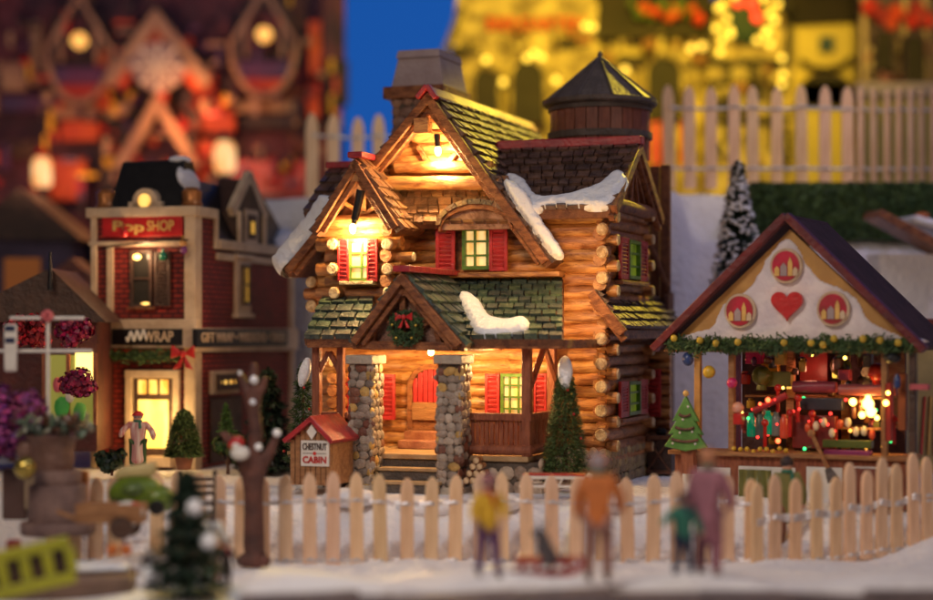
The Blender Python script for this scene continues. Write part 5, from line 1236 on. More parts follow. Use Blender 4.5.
f = spot(128, 524, -4.0); m_ = MB(); m_.ball((0, 0, .08), (.13, .09, .10), 12, 8, .05); o = thing1(m_, 'bundle', M['white'], f, 'white cloth bundle with a red knot in the barrow', 'bundle', sub=1); q = MB(); q.ball((.07, -.06, .13), (.05, .04, .05), 8, 6); q.build('knot', M['red'], o)
for i, px in enumerate((112, 126)):
    m_ = MB(); m_.ball((0, 0, .045), .045, 10, 8); thing1(m_, 'orange', mat('or%d' % i, (.65, .17, .03), None, 8, .5, .1), spot(px, 556, -4.5), 'orange fruit below the barrow, %s' % ('nearer the stones' if i == 0 else 'nearer the fir'), 'fruit')
f = spot(75, 585, -4.9, -8); m_ = MB(); m_.span((-.65, -.1, -.1), (.42, .5, .06)); o = thing1(m_, 'stone_slab', mat('slab_brown', (.20, .12, .09), (.13, .08, .06), 5, .6, .3), f, 'low brown slab under snow in the lower left corner', 'slab', bevel=.03)
q = MB(); q.span((-.1, .12, .062), (.38, .48, .12)); q.build('snow_cover', M['snow'], o, bevel=.04)
f = spot(32, 600, -5.6, -17); S = f.root('yellow_rail', 'yellow-green cut-out rail with four slots at the lower left', 'rail')
m_ = MB(); yl = mat('acid_yellow', (.40, .40, .02), (.33, .34, .02), 5, .4, .1)
th = .12
for z0, z1 in ((.05, .13), (.30, .38)): m_.span((-.5, -.02, z0), (.32, .03, z1))
for i in range(6): x = -.5 + i * .155; m_.span((x, -.019, .131), (x + .07, .029, .299))
o = m_.build('slotted_board', yl, S, bevel=.012); q = MB(); q.span((-.49, .031, .06), (.31, .04, .37)); q.build('added_slot_backing', M['wood_dark'], o); o.rotation_euler = (0, math.radians(-11), 0)  # dark sheet added behind the slots so they look dark
for i, (px, py, wy, pt, c1, c2, lb) in enumerate(((211, 584, -4.9, 508, 'white', 'coat_orange', 'blurred white figurine with a red scarf right of the dark fir'), (226, 590, -5.0, 540, 'hair_dark', 'wood_dark', 'very blurred little dark figure beside the white figurine'), (150, 592, -5.2, 545, 'grey_fur', 'hair_dark', 'grey blurred hooded figure left of the dark fir'))):
    person(lb, px, py, wy, pt, M[c1], M[c2], M['hair_dark'], .3 * i, coat_len=.25)
for i, (px, py, wy, r_, lb) in enumerate(((330, 583, -4.8, .55, 'rounded snow mound at the bottom between tree and yellow coat'), (262, 588, -5.0, .36, 'small snow heap at the foot of the bare tree'), (420, 578, -4.6, .5, 'low snow mound left of the yellow-coated child'))):
    f = spot(px, py + 14, wy); m_ = MB(); m_.ball((0, 0, 0), (r_, .35, .14), 20, 12, .03); thing1(m_, 'snow_mound', M['snow'], f, lb, 'snow mound', sub=1)
for i, (px, py, r_, lb) in enumerate(((350, 492, .26, 'snow heap before the cabin steps, left'), (500, 497, .20, 'small snow heap before the stone footing'), (620, 500, .3, 'snow heap below the wing corner'), (428, 502, .3, 'snow heap in front of the right pillar'))):
    f = spot(px, py + 6, -2.1); m_ = MB(); m_.ball((0, 0, 0), (r_, .2, .09), 20, 12, .03); thing1(m_, 'snow_heap', M['snow'], f, lb, 'snow heap', sub=1)

# ================================================================== THE MARKET STALL, RIGHT
st = spot(790, 505, -1.75, 27)
K = st.root('market_stall', 'market stall with a white heart-painted gable, purple roof and lit shelves', 'market stall')
T = st.at
mm('roof_purple', (.055, .020, .032), (.03, .010, .018), 5, .8, .25)
mm('verge', (.15, .012, .015), (.09, .008, .012), 5, .45, .2)
mm('ochre', (.62, .33, .09), (.50, .25, .07), 4, .6, .15)
gp = T(790, 214, 0); gl = T(659, 346, 0); gr = T(926, 346, 0); gl.z = gr.z = (gl.z + gr.z) / 2
dp = 1.2
for e in (gl, gr):
    m_ = MB(); slab(m_, V((e.x, -.08, e.z)), V((e.x, dp, e.z)), V((gp.x, dp, gp.z)), V((gp.x, -.08, gp.z)), .05); m_.build('roof', M['roof_purple'], K, bevel=.008)
    m_ = MB(); d = (e - gp).normalized(); m_.beam(V((gp.x, -.10, gp.z - .02)), V((e.x, -.10, e.z - .02)) + d * .02, .07, .12, up=Y); m_.build('verge_board', M['verge'], K, bevel=.008)
zb = T(790, 344, 0).z
m_ = MB(); m_.prism([V((gl.x + .12, 0, zb)), V((gr.x - .12, 0, zb)), V((gp.x, 0, gp.z - .14))], (0, .06, 0)); m_.build('gable_board', M['ochre'], K)
ic = [(676, 343), (692, 333), (712, 326), (722, 306), (738, 296), (752, 284), (764, 262), (776, 246), (785, 238), (796, 244), (808, 264), (822, 280), (842, 288), (858, 300), (868, 318), (884, 328), (902, 336), (912, 343)]
snow_patch('icing_panel', [T(x, y, -.004) for x, y in ic], -Y, .02, K, .02, m=mat('icing', (.88, .80, .80), (.76, .66, .70), 5, .5, .15))
def arch_plate(px, py, w, h, name, mt, rim):
    c = T(px, py, -.03); mb = MB()
    pts = [c + V((math.cos(a) * w / 2, 0, math.sin(a) * h / 2)) for a in [i * 2 * math.pi / 26 for i in range(26)]]
    mb.prism(pts, (0, -.035, 0)); o = mb.build(name, rim, K, bevel=.006)
    mb = MB(); mb.prism([c + (p - c) * .84 + V((0, -.036, 0)) for p in pts], (0, -.012, 0)); mb.build('painted_scene', mt, o)
    return c, o
mm('magenta_paint', (.55, .012, .05), (.30, .03, .03), 7, .4, .05)
for px, py in ((787, 266), (741, 311), (834, 309)):
    c, o = arch_plate(px, py, .30, .32, 'painted_window', M['magenta_paint'], M['cream'])
    for dx, w_, h_, mt in ((-.10, .045, .09, 'gold_paint'), (-.045, .06, .12, 'grey_block'), (.025, .04, .17, 'gold_paint'), (.07, .045, .08, 'cream')):
        mb = MB(); q = c + V((dx, -.052, -.09)); mb.prism([q, q + V((w_, 0, 0)), q + V((w_, 0, h_ * .7)), q + V((w_ / 2, 0, h_)), q + V((0, 0, h_ * .7))], (0, -.006, 0)); mb.build('little_house', M[mt], o)
c = T(788, 304, -.03); mb = MB(); hp_ = []
for i in range(40):
    a = 2 * math.pi * i / 40; hp_.append(c + V((.0092 * 16 * math.sin(a) ** 3, 0, .0092 * (13 * math.cos(a) - 5 * math.cos(2 * a) - 2 * math.cos(3 * a) - math.cos(4 * a)))))
mb.prism(hp_, (0, -.045, 0)); mb.build('heart', M['red'], K, bevel=.015)
# garland with yellow lights along the eave
gf = MB(); a0, a1 = T(668, 345, -.08), T(916, 345, -.08)
for i in range(4200):
    t = random.random(); c = a0.lerp(a1, t) + V((0, random.gauss(0, .035), random.gauss(0, .03) + .015 * math.sin(t * 40))); d = V((random.uniform(-1, 1), random.uniform(-1, 1), random.uniform(-1, 1))).normalized() * .035
    s_ = d.cross(V((.3, 1, .2))).normalized() * .009; gf.tint((random.uniform(.5, 1.4),) * 3); gf.add([c - d - s_, c - d + s_, c + d], [(0, 1, 2)])
o = gf.build('eave_garland', M['pine'], smooth=False); put(o, st, V((0, 0, 0))); tag(o, 'green garland with yellow baubles along the stall eave', 'garland')
mm('yellow_ball', (.60, .42, .04), None, 8, .4, .1)
for px in (674, 700, 716, 738, 784, 811, 823, 834, 863, 880, 898):
    mb = MB(); mb.ball(T(px, 340 + random.uniform(-3, 5), -.16), .033, 10, 7); mb.build('bauble', M['yellow_ball'], o)
# posts, beam, back wall, counter
def sp(px, py0, py1, wpx, y, m, name, d=.06):
    a, b_ = T(px - wpx / 2, py1, y), T(px + wpx / 2, py0, y); mb = MB(); mb.span((a.x, y, a.z), (b_.x, y + d, b_.z)); return mb.build(name, m, K, bevel=.006)
zb0 = 0
for px, m in ((697, 'ochre'), (731, 'wood_tan'), (884, 'wood_tan'), (912, 'wood_dark')): sp(px, 350, 490, 6, .0, M[m], 'stall_post')
for px in (790, 845): sp(px, 350, 470, 8, .55, M['wood_tan'], 'inner_post')
sp(736, 350, 450, 7, .15, M['purple'], 'purple_post')
mb = MB(); mb.span(T(664, 352, .0), V((T(922, 352, 0).x, .06, T(790, 344, 0).z))); mb.build('front_beam', M['wood_tan'], K, bevel=.006)
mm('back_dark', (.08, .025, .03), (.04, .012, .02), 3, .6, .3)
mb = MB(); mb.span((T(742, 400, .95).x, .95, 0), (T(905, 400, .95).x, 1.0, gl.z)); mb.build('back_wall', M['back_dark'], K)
for py, y0 in ((395, .5), (425, .4)): mb = MB(); a, b_ = T(745, py, y0), T(885, py, y0); mb.span((a.x, y0, a.z - .02), (b_.x, .94, a.z)); mb.build('shelf', M['wood_tan'], K)
mb = MB(); a, b_ = T(675, 505, -.02), T(905, 458, -.02); mb.span((a.x, -.02, 0), (b_.x, .35, b_.z - .03)); mb.build('counter', M['wood_red'], K)
mb = MB(); mb.span((a.x - .05, -.08, b_.z - .03), (b_.x + .05, .4, b_.z + .01)); mb.build('countertop', M['wood_tan'], K, bevel=.008)
for px0, px1 in ((682, 730), (738, 795), (806, 842), (850, 898)):
    mb = MB(); a, b_ = T(px0, 500, -.04), T(px1, 468, -.04); mb.span((a.x, -.035, a.z), (b_.x, -.022, b_.z)); mb.build('counter_panel', M['white'], K, bevel=.006)
for (px, py, y, e, col) in ((770, 420, .35, 4, (1, .22, .08)), (868, 404, .25, 7, (1, .50, .12)), (810, 372, .5, 2.5, (1, .35, .20))):
    l = lamp('stall_lamp', 'POINT', (0, 0, 0), e, col, .06); l.parent = K; l.location = T(px, py, y)
# goods on and in the stall
def good(name, label, cat, px, py, y, shape, m, size, group=None):
    c = T(px, py, y); mb = MB(); w_, h_ = size
    if shape == 'ball': mb.ball((0, 0, 0), (w_ / 2, w_ / 2, h_ / 2), 12, 8); 
    elif shape == 'box': mb.box((0, 0, 0), (w_, .1, h_))
    elif shape == 'jar': mb.lathe([(w_ * .42, -h_ / 2), (w_ / 2, -h_ * .4), (w_ / 2, h_ * .25), (w_ * .3, h_ * .38), (w_ * .3, h_ / 2)], (0, 0, 0), 12)
    elif shape == 'roll': mb.cyl((-w_ / 2, 0, 0), (w_ / 2, 0, 0), h_ / 2, h_ / 2, 12, 4, .06)
    elif shape == 'stick': mb.cyl((0, 0, -h_ / 2), (0, 0, h_ / 2), w_ / 2, w_ / 2, 8); mb.ball((0, 0, h_ / 2), w_, 8, 6)
    o = mb.build(name, m, bevel=.006 if shape == 'box' else 0); put(o, st, c); return tag(o, label, cat, group)
def cm(n, c, r=.35, e=None, es=0): 
    return M.setdefault('c_' + n, mat('c_' + n, c, None, 8, r, .05, coat=.3, emit=e, es=es))
blue, gold_, pink, redc, green_ = cm('blue', (.02, .05, .20)), cm('goldc', (.65, .42, .03)), cm('pinkc', (.60, .02, .15)), cm('redc', (.55, .015, .01)), cm('greenc', (.03, .30, .10))
good('blue_bauble', 'dark blue bauble hanging under the left end of the stall eave', 'bauble', 688, 359, -.06, 'ball', blue, (.11, .13))
good('gold_bauble', 'shiny gold bauble hanging between the left stall posts', 'bauble', 709, 372, -.04, 'ball', gold_, (.12, .12))
good('pink_bauble', 'bright pink bauble hanging by the purple stall post', 'bauble', 732, 383, -.08, 'ball', pink, (.10, .10))
good('lollipop', 'round pink and white lollipop figure on the stall counter post', 'lollipop', 738, 408, -.08, 'ball', cm('blush', (.75, .35, .25)), (.11, .11))
good('candy', 'red candy body beneath the pink lollipop head', 'candy', 739, 419, -.08, 'box', redc, (.08, .10))
good('red_cloth', 'plain red cloth panel at the back of the stall', 'cloth', 815, 364, .8, 'box', cm('redcloth', (.22, .01, .01), .8), (.27, .38))
good('gold_lantern', 'small gold lantern right of the red cloth panel', 'lantern', 837, 371, .5, 'jar', cm('lant', (.8, .5, .05), .3, (1, .6, .08), 1.2), (.09, .13))
good('gold_candle', 'small gold candle left of the red cloth panel', 'candle', 789, 382, .5, 'jar', cm('candl', (.8, .6, .1), .3, (1, .6, .1), 1.0), (.05, .13))
ck = good('mantel_clock', 'round black clock on the right stall shelf', 'clock', 868, 372, .45, 'ball', M['black'], (.14, .16)); q = MB(); q.cyl((0, -.075, 0), (0, -.068, 0), .045, .045, 14); q.build('clock_face', M['grey_block'], ck)
good('pink_box', 'pink toy box on the top left shelf', 'box', 755, 358, .5, 'box', pink, (.16, .11))
good('yellow_box', 'yellow toy box beside the pink one on the top shelf', 'box', 771, 369, .55, 'box', cm('yel', (.6, .30, .03)), (.16, .14))
good('olive_bag', 'olive green bag on the upper left shelf', 'bag', 779, 379, .42, 'box', cm('olive', (.20, .20, .03)), (.25, .14))
good('magenta_roll', 'magenta cloth roll slung along the shelf edge at centre', 'roll', 815, 387, .30, 'roll', cm('mag', (.26, .03, .06), .8), (.40, .11))
good('rose_roll', 'rose pink cloth roll along the right part of the shelf edge', 'roll', 868, 390, .22, 'roll', cm('rose', (.32, .07, .08), .8), (.52, .10))
good('black_sign', 'dark slate tray above the centre display box', 'tray', 822, 404, .30, 'box', cm('slatec', (.03, .03, .045)), (.40, .11))
good('display_box', 'deep red open display box at the stall centre', 'box', 815, 432, .25, 'box', cm('dbox', (.20, .02, .015)), (.40, .30))
good('green_tray', 'green tray of sweets on the stall counter right of centre', 'tray', 848, 444, .10, 'box', cm('dullgreen', (.10, .14, .02)), (.44, .07))
good('purple_tray', 'purple trimmed tray below the green tray', 'tray', 848, 453, .02, 'box', cm('ppl', (.30, .04, .16)), (.42, .05))
random.seed(5)
hj = ((751, (.0, .25, .12), 'teal'), (760, (.05, .06, .05), 'dark'), (768, (.0, .32, .14), 'green'), (776, (.10, .10, .08), 'grey'), (784, (.45, .05, .02), 'rust'))
for px, c_, nm in hj: good('sweet_jar', '%s glass jar in the row on the left counter' % nm, 'jar', px, 424 + random.uniform(-3, 3), .2, 'jar', cm('jar' + nm, c_, .12, c_, .35), (.08, .22), 'jars on the left counter')
for i in range(7):
    good('red_candle', ('red candle on the counter among the jars', 'red candle in the display on the right of the stall')[i > 3], 'candle', (765, 778, 790, 798, 812, 886, 894)[i], (435, 400, 425, 410, 426, 415, 432)[i], .12, 'stick', redc, (.035, .22), ('candles among the jars', 'candles at the right of the stall')[i > 3])
for i in range(9):
    c_ = random.choice(((.7, .55, .4), (.7, .1, .03), (.8, .7, .5), (.6, .05, .02))); good('sweet', 'small glinting sweet piled in the display box', 'sweet', 808 + i * 8, 428 + random.uniform(-8, 8), .08, 'ball', cm('sw%d' % (i % 4), c_), (.06, .09), 'sweets in the display box')
for i, (px, py, s_) in enumerate(((768, 400, 6), (760, 404, 4), (853, 402, 9), (868, 404, 14), (871, 412, 12), (862, 415, 8), (888, 393, 5), (886, 403, 7), (877, 418, 6), (783, 388, 3), (845, 358, 4), (812, 355, 3), (778, 441, 6), (742, 412, 3), (868, 398, 7))):
    red_ = i in (0, 1, 12); mm_ = M.setdefault('fl' + str(red_), glow('fairy' + str(red_), (1, .10, .03) if red_ else (1, .62, .10), 9 if not red_ else 6))
    c = T(px, py, .0); mb = MB(); mb.ball((0, 0, 0), s_ * .0038, 8, 6); o = mb.build('fairy_light', mm_); put(o, st, c); tag(o, 'glowing red fairy light in the stall' if red_ else 'glowing yellow fairy light in the stall', 'fairy light', 'red fairy lights in the stall' if red_ else 'yellow fairy lights in the stall')
gl_ = {'green': glow('fairy_green', (.05, 1, .25), 2.2), 'crimson': glow('fairy_crimson', (1, .04, .03), 3), 'amber': glow('fairy_amber', (1, .45, .06), 3)}
random.seed(17)
for i in range(30):
    cn = random.choice(('green', 'crimson', 'crimson', 'amber')); c = T(random.uniform(742, 896), random.uniform(398, 450), random.uniform(-.02, .3)); mb = MB(); mb.ball((0, 0, 0), random.uniform(.009, .017), 8, 6)
    o = mb.build('fairy_light', gl_[cn]); put(o, st, c); tag(o, 'tiny %s glint of a fairy light among the stall goods' % cn, 'fairy light', 'tiny %s fairy lights among the stall goods' % cn)
good('red_ribbon', 'red ribbon bundle slanting over the jars at the left of the stall', 'ribbon', 770, 403, .05, 'roll', cm('ribbon', (.35, .02, .03), .7), (.34, .06)).rotation_euler.y = -.45
good('black_lamps', 'cluster of small black figures hanging at the right eave corner', 'ornament', 892, 358, -.1, 'ball', M['black'], (.16, .10))
good('pink_flag', 'small pink pennant sticking out at the right stall post', 'pennant', 920, 387, -.05, 'box', cm('flagpink', (.50, .10, .12), .7), (.16, .05))
good('blue_toy', 'little blue toy hanging by the dark right stall post', 'toy', 897, 381, -.06, 'jar', blue, (.06, .12))
good('red_garment', 'long red garment hanging at the right side of the stall', 'garment', 889, 412, .05, 'box', cm('garm', (.45, .03, .015), .7), (.06, .52))
good('rust_garment', 'rust orange garment hanging beside the red one', 'garment', 903, 402, .10, 'box', cm('garm2', (.40, .10, .02), .7), (.07, .50))
br_o = good('broom', 'wooden broom with a grey head leaning before the stall counter', 'broom', 820, 452, -.22, 'stick', M['wood_tan'], (.035, .36)); br_o.rotation_euler.y = -.45
q = MB(); q.lathe([(.03, 0), (.06, -.12)], (0, 0, -.16), 10); q.build('broom_head', M['grey_fur'], br_o)
random.seed(11)
for i in range(46):
    cn = random.choice((('red', (.40, .02, .01)), ('brown', (.14, .05, .02)), ('gold', (.50, .30, .03)), ('dark', (.03, .02, .03)), ('pink', (.40, .05, .10)), ('olive', (.12, .12, .02)), ('purple', (.12, .02, .12))))
    lo = i % 2; good('small_toy', 'small %s toy among the crowded goods on the %s stall shelves' % (cn[0], 'lower' if lo else 'upper'), 'toy', random.uniform(744, 884), random.uniform(402, 446) if lo else random.uniform(354, 394), random.uniform(.3, .6), random.choice(('ball', 'box', 'jar', 'stick')), cm('toy' + cn[0], cn[1]), (random.uniform(.05, .11), random.uniform(.06, .15)), '%s toys on the %s stall shelves' % (cn[0], 'lower' if lo else 'upper'))
for i in range(9):
    good('gold_sweet', 'gold wrapped sweet in the row along the counter edge', 'sweet', 734 + i * 6.5, 450 + random.uniform(-2, 2), -.04, 'ball', gold_, (.045, .045), 'gold sweets along the counter edge')
# cookie tree on the left post
c = T(687, 450, -.15); S = st.root('tree_cutout', 'flat green Christmas tree cut-out with brown garlands at the stall corner', 'tree ornament'); put(S, st, c)
pts = [(-.20, 0), (-.10, .03), (-.16, .10), (-.07, .13), (-.15 * .8, .20), (-.05, .24), (-.08, .33), (0, .50), (.08, .33), (.05, .24), (.12, .20), (.07, .13), (.16, .10), (.10, .03), (.20, 0)]
pts = [(-.21, .03), (-.12, .15), (-.17, .14), (-.09, .27), (-.13, .26), (0, .50), (.13, .26), (.09, .27), (.17, .14), (.12, .15), (.21, .03), (0, -.01)]
m_ = MB(); m_.prism([V((x, 0, z)) for x, z in pts], (0, -.05, 0)); m_.build('tree_shape', mat('cookie_green', (.12, .30, .06), (.08, .22, .04), 8, .5, .1), S, bevel=.015)
for z_, w_ in ((.10, .13), (.21, .09), (.33, .055)):
    m_ = MB(); m_.tube([V((x / 4 * w_, -.06, z_ - .02 * (1 - (x / 4) ** 2))) for x in range(-4, 5)], .014, 6); m_.build('garland', M['bark'], S)
m_ = MB(); m_.ball((0, -.03, .52), .03, 8, 6); m_.build('star', M['gold_paint'], S)
for i, (x, z) in enumerate(((-.12, .06), (.1, .06), (-.05, .16), (.07, .17), (-.02, .28), (.03, .40))): m_ = MB(); m_.ball((x, -.055, z), .012, 6, 5); m_.build('dot', M['white'], S)
m_ = MB(); m_.span((-.06, 0, -.22), (.06, .1, 0)); m_.build('stand', M['wood_red'], S)

# goods under the stall front behind the fence
for i, (px, w_, c_, lb) in enumerate(((755, .30, (.14, .14, .03), 'olive cloth hanging below the counter behind the fence'), (870, .3, (.20, .05, .03), 'rust red cloth hanging below the right counter'))):
    m_ = MB(); n_ = 12
    vs = [(-w_ / 2 + w_ * j / n_, .02 * math.sin(j * 1.6), z_) for j in range(n_ + 1) for z_ in (0, .38)]; m_.add(vs, [(2 * j, 2 * j + 2, 2 * j + 3, 2 * j + 1) for j in range(n_)])
    o = m_.build('counter_cloth', cm('cl%d' % i, c_, .8)); md = o.modifiers.new('s', 'SOLIDIFY'); md.thickness = .01; put(o, st, T(px, 512, -.12)); tag(o, lb, 'cloth')

# ================================================================== TERRACE: tree, hedge, fences
conifer('bottlebrush_tree', 'narrow dark bottlebrush tree flecked with snow behind the stall', spot(738, 330, 2.6), 1.92, .36, 5200, .09, M['pine_dark'], snow=700, shape=.8, trunk=.1)
mb = MB(); hx0, hx1 = wat(752, 210, 4.2).x, wat(960, 210, 4.2).x; hz0, hz1 = wat(800, 238, 4.2).z, wat(800, 186, 4.2).z
for i in range(9000):
    f_ = random.random(); x = random.uniform(hx0, hx1)
    c = V((x, 4.2 + random.uniform(-.02, .03), random.uniform(hz0, hz1))) if f_ < .7 else V((x, random.uniform(4.2, 4.6), hz1 + random.uniform(-.02, .02)))
    d = V((random.uniform(-1, 1), random.uniform(-1, 1), random.uniform(-1, 1))).normalized() * .05; s_ = d.cross(V((.3, 1, .2))).normalized() * .02; mb.tint((random.uniform(.5, 1.5),) * 3); mb.add([c - d - s_, c - d + s_, c + d], [(0, 1, 2)])
mb.tint((.6, .6, .6)); mb.span((hx0 + .03, 4.23, hz0), (hx1, 4.6, hz1 - .02))
o = mb.build('hedge', M['pine'], smooth=False); tag(o, 'long dark green box hedge below the upper fence', 'hedge')
rows = []
for i, px in enumerate((670, 690, 711, 734, 753, 777, 802, 825, 848, 861, 874, 887, 899, 911, 922, 934, 946)):
    rows.append((px, 84 + (i % 3) + (2 if i > 8 else 0), 189, 5.0, 0.0 if i < 9 else 1.0))
fence('pale picket fence on the snowy terrace behind the stall', rows, (.78, .20), .15, wr=.02)
rows = [(px, 112 + k * 2 % 5, 225, 6.2, 0) for k, px in enumerate((312, 334, 357, 379, 401))]
fence('pale picket fence on the terrace left of the chimney', rows, (.8, .25), .17, wr=.02)
# snowy hut roof at the far right
f = spot(905, 262, 3.2, -10); S = f.root('snowy_lean_to', 'brown-edged snowy lean-to roof with a small orange ornament at the right edge', 'shelter')
T2 = f.at; a, b_ = T2(872, 214, 0), T2(942, 252, 0)
m_ = MB(); m_.beam(a, b_, .5, .10, up=Z); m_.build('roof_plank', M['beam'], S, bevel=.01)
m_ = MB(); a2, b2 = T2(905, 220, .3), T2(960, 236, .3); m_.beam(a2, b2, .6, .12); m_.build('snow_cover', M['snow'], S, bevel=.05)
m_ = MB(); m_.ball(T2(922, 216, .1), (.10, .1, .05), 8, 6); m_.build('ornament', M['orange_paint'] if 'orange_paint' in M else bpy.data.materials['orange_paint'], S)
m_ = MB(); a, b_ = T2(880, 262, .1), T2(940, 240, .4); m_.span((a.x, .1, -1), (b_.x, .5, a.z + .1)); m_.build('front_wall', M['snow_ground'], S)
f = spot(945, 470, 1.2); S = f.root('yellow_house', 'pale yellow house wall with red and gold stripes at the right edge', 'miniature house')
T2 = f.at; m_ = MB(); a, b_ = T2(918, 470, 0), T2(1010, 330, 0); m_.span((a.x, 0, 0), (b_.x, .8, b_.z)); m_.build('wall', mat('pale_yellow', (.60, .48, .22), None, 3, .6, .1), S)
m_ = MB(); m_.span((a.x - .08, -.1, b_.z), (b_.x, .9, b_.z + .12)); m_.build('roof', M['verge'], S, bevel=.01)
for i in range(5): m_ = MB(); q = T2(921 + i * 7, 455, -.04); m_.beam(q, q + V((.04 - .01 * i, 0, .62)), .02, .05, up=Y); m_.build('stripe', (M['red'], M['gold_paint'])[i % 2], S)

# ================================================================== FAR BUILDINGS, RIGHT: the yellow-lit castle
yf = 14.0
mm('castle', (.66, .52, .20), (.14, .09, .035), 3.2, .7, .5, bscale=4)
mm('castle_dark', (.022, .014, .010), (.012, .008, .006), 2, .7, .3)
def far(name, label, px, wy, cat='castle'):
    f = spot(px, 260, wy); return f, f.root(name, label, cat), f.at
def arch_wall(T_, poly, holes, y, d, m, name, par):
    """wall polygon with dark arched panels that paint in shaded openings, set in raised surrounds"""
    mb = MB(); mb.prism([T_(x, yy, y) for x, yy in poly], (0, d, 0)); o = mb.build(name, m, par, bevel=.03)
    for (cx_, cy, w_, h_) in holes:
        mb = MB(); pts = [(cx_ - w_ / 2, cy + h_ / 2)] + [(cx_ - w_ / 2 * math.cos(math.pi * i / 12), cy - h_ / 2 + w_ / 2 - w_ / 2 * math.sin(math.pi * i / 12)) for i in range(13)] + [(cx_ + w_ / 2, cy + h_ / 2)]
        q = [T_(a, b, y - .24) for a, b in pts]; mb.prism(q, (0, .23, 0)); mb.build('arch_shade', M['castle_dark'], o)  # near-black panel paints the shade of an open arch
        cen = T_(cx_, cy, y); mb = MB()
        for i in range(len(q) - 1):
            a, b = q[i], q[i + 1]; oa, ob = a + (a - cen) * .22, b + (b - cen) * .22
            mb.prism([a + V((0, -.03, 0)), b + V((0, -.03, 0)), ob + V((0, -.03, 0)), oa + V((0, -.03, 0))], (0, .26, 0))
        mb.build('arch_surround', m, o)
    return o
def bulbs(T_, par, pts, y, r, m, name='bulb'):
    for (px, py) in pts: mb = MB(); mb.ball(T_(px, py, y), r, 10, 7); mb.build(name, m, par)
yb_ = glow('yellow_bulb', (1, .66, .07), 2.4); ob_ = glow('orange_bulb', (1, .30, .04), 9); rb_ = glow('red_bulb', (1, .05, .02), 2.5)
f, S, T_ = far('lit_hall', 'yellow-lit hall with a big lettered gable and two dark arches behind the roof', 515, 14)
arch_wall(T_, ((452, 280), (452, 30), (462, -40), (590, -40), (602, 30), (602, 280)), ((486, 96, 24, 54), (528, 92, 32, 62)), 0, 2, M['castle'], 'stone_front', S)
mm('red_text', (.75, .10, .02), None, 8, .6, .05)
text('lettering', 'BIERGARTEN', S, tuple(T_(536, 24, -.10)), 1.75, .24, M['red_text'], bold=.02, depth=.03)
bulbs(T_, S, ((486, 60), (527, 58), (534, 53), (541, 57), (503, 82), (556, 80), (585, 26), (593, 27)), -.3, .06, yb_)
m_ = MB(); m_.beam(T_(438, 70, -.1), T_(462, 6, -.1), .1, .22, up=Y); m_.build('dark_gutter', M['lead'], S)
for px, py, w_, h_ in ((500, 76, 8, 20), (560, 70, 10, 14), (470, 100, 10, 60)): m_ = MB(); a, b_ = T_(px - w_ / 2, py + h_ / 2, -.15), T_(px + w_ / 2, py - h_ / 2, -.15); m_.span((a.x, -.15, a.z), (b_.x, -.0, b_.z)); m_.build('buttress', M['castle'], S, bevel=.03)
f, S, T_ = far('gate_house', 'stone gatehouse with one dark arch and a green roof hung with red flowers', 655, 14)
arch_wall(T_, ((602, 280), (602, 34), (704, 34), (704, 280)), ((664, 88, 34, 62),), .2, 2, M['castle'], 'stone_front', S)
m_ = MB(); m_.prism([T_(596, 38, -.2), T_(712, 36, -.2), T_(712, -40, .4), T_(600, -40, .4)], (0, 1.5, 0)); m_.build('roof', mat('far_green', (.035, .025, .015), (.02, .015, .01), 2, .7, .3), S)
for i in range(16):
    m_ = MB(); m_.ball(T_(632 + (i * 37) % 68, 4 + (i * 13) % 16, -.3), random.uniform(.06, .13), 7, 5, .2); m_.build('flower', mat('rf%d' % i, random.choice(((.65, .05, .02), (.6, .10, .02), (.10, .16, .03))), None, 5, .6, .2), S)
bulbs(T_, S, ((691, 48), (702, 46), (625, 70), (722, 40)), -.2, .07, glow('dim_bulb', (1, .65, .08), 2))
for px, c_ in ((656, 'red'), (686, 'red'), (668, 'pine_dark'), (640, 'pine_dark')): m_ = MB(); a, b_ = T_(px - 5, 165, -.5), T_(px + 5, 122, -.5); m_.span((a.x, -.5, a.z), (b_.x, -.4, b_.z)); m_.build('banner', M[c_], S)
f, S, T_ = far('timbered_house', 'half-timbered gable house with a wreath and glowing lights behind the terrace fence', 745, 13.6)
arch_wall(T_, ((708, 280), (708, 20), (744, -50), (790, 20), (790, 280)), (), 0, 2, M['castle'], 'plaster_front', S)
for (q0, q1) in (((708, 62), (790, 62)), ((708, 84), (790, 84)), ((708, 120), (790, 120)), ((728, 60), (728, 150)), ((752, 60), (752, 150)), ((774, 60), (774, 150)), ((708, 20), (744, -50)), ((790, 20), (744, -50)), ((710, 0), (710, 60)), ((788, 0), (788, 60))):
    m_ = MB(); m_.beam(T_(*q0, -.06), T_(*q1, -.06), .1, .09, up=Y); m_.build('timber', M['castle_dark'], S)
bulbs(T_, S, [(716, 28), (722, 6), (731, 34), (736, -4), (764, -2), (770, 14), (727, 18), (768, 30)] + [(757, 40), (765, 33), (722, 40), (775, 20), (720, 52), (782, 58), (783, 74), (782, 84), (730, 30), (770, 44), (718, 8), (778, 4)], -.25, .055, yb_)
bulbs(T_, S, ((738, 2), (752, 4), (757, 17)), -.3, .09, rb_, 'red_bulb')
m_ = MB(); m_.ball(T_(745, 18, -.2), (.30, .1, .42), 10, 8, .2); m_.build('dark_wreath', M['pine_dark'], S)
f, S, T_ = far('yellow_tower', 'pale yellow house front with a dark blue flag and a curved iron bracket', 825, 13.8)
arch_wall(T_, ((788, 280), (788, 22), (856, 16), (872, 30), (872, 280)), ((826, 78, 60, 10),), 0, 2, mat('lemon', (.66, .52, .13), (.55, .43, .12), 1.5, .7, .3), 'plaster_front', S)
